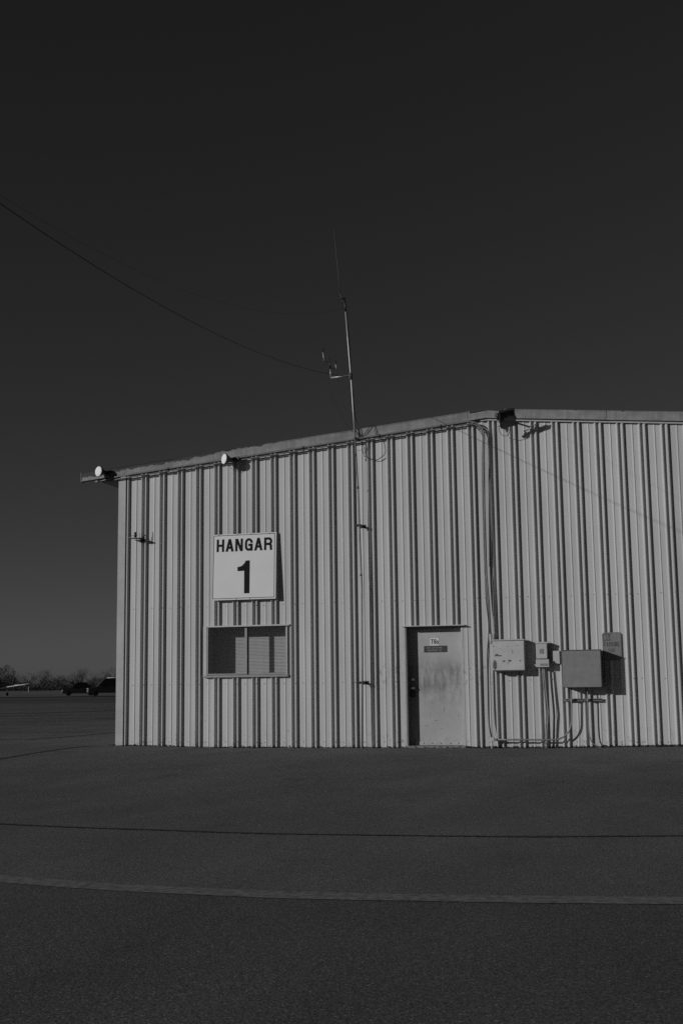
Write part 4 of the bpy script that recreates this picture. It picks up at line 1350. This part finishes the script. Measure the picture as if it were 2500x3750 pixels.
def tree(name, label, loc, h, rx, kind, rnd, group):
    o = thing(name, label, 'tree', loc, group)
    tr = Geo()
    th = h * (0.30 if kind == 'bare' else 0.22)
    tr.tube([(0, 0, -0.1), (rnd.uniform(-.1, .1), 0, th * 0.6), (rnd.uniform(-.2, .2), 0, th * 1.3)], 0.022 * h + 0.05, 7, r1=0.012 * h)
    tips = []
    for k in range(11):
        a = rnd.uniform(0, 6.28); e = rnd.uniform(0.35, 1.2)
        L = h * rnd.uniform(0.32, 0.62)
        b0 = Vector((0, 0, th * rnd.uniform(0.7, 1.3)))
        d = Vector((math.cos(a) * math.cos(e) * rx / h * 2.2, math.sin(a) * math.cos(e) * rx / h * 2.2, math.sin(e)))
        e1 = b0 + d * L * 0.55 + Vector((rnd.uniform(-.2, .2), rnd.uniform(-.2, .2), 0.1 * L))
        e2 = b0 + d * L + Vector((0, 0, 0.18 * L))
        tr.tube([b0, e1, e2], 0.008 * h + 0.01, 5, r1=0.012)
        tips += [e1, e2, e1.lerp(e2, .5)]
    tr.build('trunk', M['bark'], o, local=True)
    cr = Geo()
    clumps = []
    for k in range(26 if kind == 'bare' else 40):
        a = rnd.uniform(0, 6.28); q = math.sqrt(rnd.random()); zz = rnd.random()
        wz = math.sin(math.pi * min(1, 0.22 + zz * 0.78)) ** 0.6
        clumps.append(Vector((math.cos(a) * q * rx * wz, math.sin(a) * q * rx * wz, th + (h - th) * (0.02 + 0.9 * zz))))
    clumps += tips
    N = 1900 if kind == 'bare' else 3200
    for k in range(N):
        c = rnd.choice(clumps)
        s = h * 0.075
        p = c + Vector((rnd.gauss(0, s), rnd.gauss(0, s), rnd.gauss(0, s * 0.8)))
        if p.z < 0.15 * h:
            p.z = 0.15 * h + rnd.random() * 0.1 * h
        if kind == 'bare':
            d = Vector((rnd.gauss(0, .6), rnd.gauss(0, .6), abs(rnd.gauss(0.7, .5)))).normalized() * rnd.uniform(0.25, 0.7) * h * 0.12
            s2 = d.orthogonal().normalized() * 0.012
            cr.quad(p - s2, p + s2, p + d)
        else:
            n = Vector((rnd.gauss(0, 1), rnd.gauss(0, 1), rnd.gauss(0, 1))).normalized()
            a_ = n.orthogonal().normalized() * rnd.uniform(0.07, 0.15); b2 = n.cross(a_)
            cr.quad(p - a_, p + b2, p + a_, p - b2)
    crown = cr.build('crown', M['twig'] if kind == 'bare' else M['leaf'], o, local=True, fix=False)
    return o


def bearing(px, dist):
    """a spot on the ground this far out, px counted along the horizon of the picture's left margin"""
    d = _f + _R * ((px - 1250) / 4390.2)
    d = Vector((d.x, d.y, 0)).normalized()
    return Vector((9.467 + d.x * dist, -20.336 + d.y * dist, 0))


rnd = random.Random(31)
t_ = bearing(14, 360)
tree('evergreen_tree', 'broad dark round crowned tree behind the parked aircraft', t_, 7.6, 6.4, 'leaf', rnd, None)
for px, dist, h, rx in ((-75, 250, 6.2, 3.0), (70, 275, 4.0, 3.2), (118, 268, 4.7, 2.8), (168, 272, 5.4, 2.6), (196, 280, 4.0, 3.2), (240, 285, 3.9, 3.4), (286, 270, 4.4, 3.0), (312, 262, 5.4, 2.4), (346, 280, 4.2, 3.2),
                        (383, 275, 4.8, 2.8), (420, 268, 5.6, 2.8), (455, 280, 5.0, 3.0), (505, 275, 5.2, 3.2)):
    near = {70: 'bare winter tree behind the wing of the parked aircraft', 118: 'bare winter tree behind the slim marker post', 286: 'bare winter tree behind the bonnet of the dark sedan',
            312: 'slender bare tree rising over the roof of the dark sedan', 346: 'bare winter tree between the sedan and the tall vehicle', 383: 'bare winter tree over the bonnet of the tall dark vehicle',
            420: 'tall bare tree over the roof of the dark vehicle by the hangar corner'}.get(px, 'bare winter tree in the far treeline beyond the field')
    tree('bare_tree', near, bearing(px, dist * 1.5), (h - 1.07) * 1.32 + 1.07, rx * 1.45, 'bare', rnd, 'bare trees in the far treeline')

# low dense brush that closes the treeline: nobody could count it
hb = Geo()
for k in range(24000):
    px = rnd.uniform(-140, 620)
    p = bearing(px, rnd.uniform(385, 450))
    top = 3.1 + 0.6 * math.sin(px * 0.035) + 0.5 * math.sin(px * 0.11 + 1)
    p.z = abs(rnd.gauss(0, 0.5)) * top
    p.z = min(p.z, top * rnd.uniform(0.9, 1.25))
    n = Vector((rnd.gauss(0, 1), rnd.gauss(0, 1), rnd.gauss(0, 1))).normalized()
    a_ = n.orthogonal().normalized() * rnd.uniform(0.10, 0.19); b2 = n.cross(a_)
    hb.quad(p - a_, p + b2, p + a_, p - b2)
o = hb.build('brush_thicket', M['twig'], None, fix=False)
o['kind'] = 'stuff'; o['label'] = 'dark low brush along the far edge of the field'; o['category'] = 'brush'

# loose grit, leaves and sand blown against the foot of the wall
rg = random.Random(11)
gr = Geo()
for k in range(3800):
    x = rg.uniform(-0.35, 11.0) if rg.random() < 0.45 else rg.uniform(5.9, 11.0)
    if rg.random() < 0.25:
        x = rg.choice((0.0, 2.25, 2.6, 4.3, 6.6, 7.5, 8.3)) + rg.gauss(0, 0.25)
    y = -abs(rg.gauss(0, 0.028)) + (0.002 if x < 6 else 0.012)
    r_ = rg.choice((0.003, 0.005, 0.008, 0.012)) * rg.uniform(0.7, 1.4)
    c = Vector((x, y - r_, gz(x, y) + r_ * 0.4 + (abs(rg.gauss(0, 0.012)) if y > -0.03 else 0)))
    q = [c + Vector((rg.gauss(0, 1), rg.gauss(0, 1), rg.gauss(0, 0.7))) * r_ for _ in range(4)]
    for f_ in ((0, 1, 2), (0, 2, 3), (0, 3, 1), (1, 3, 2)):
        gr.quad(*[q[i] for i in f_])
o = gr.build('grit', M['grit'], None, fix=False)
o['kind'] = 'stuff'; o['label'] = 'dark loose grit blown against the foot of the hangar wall'; o['category'] = 'grit'
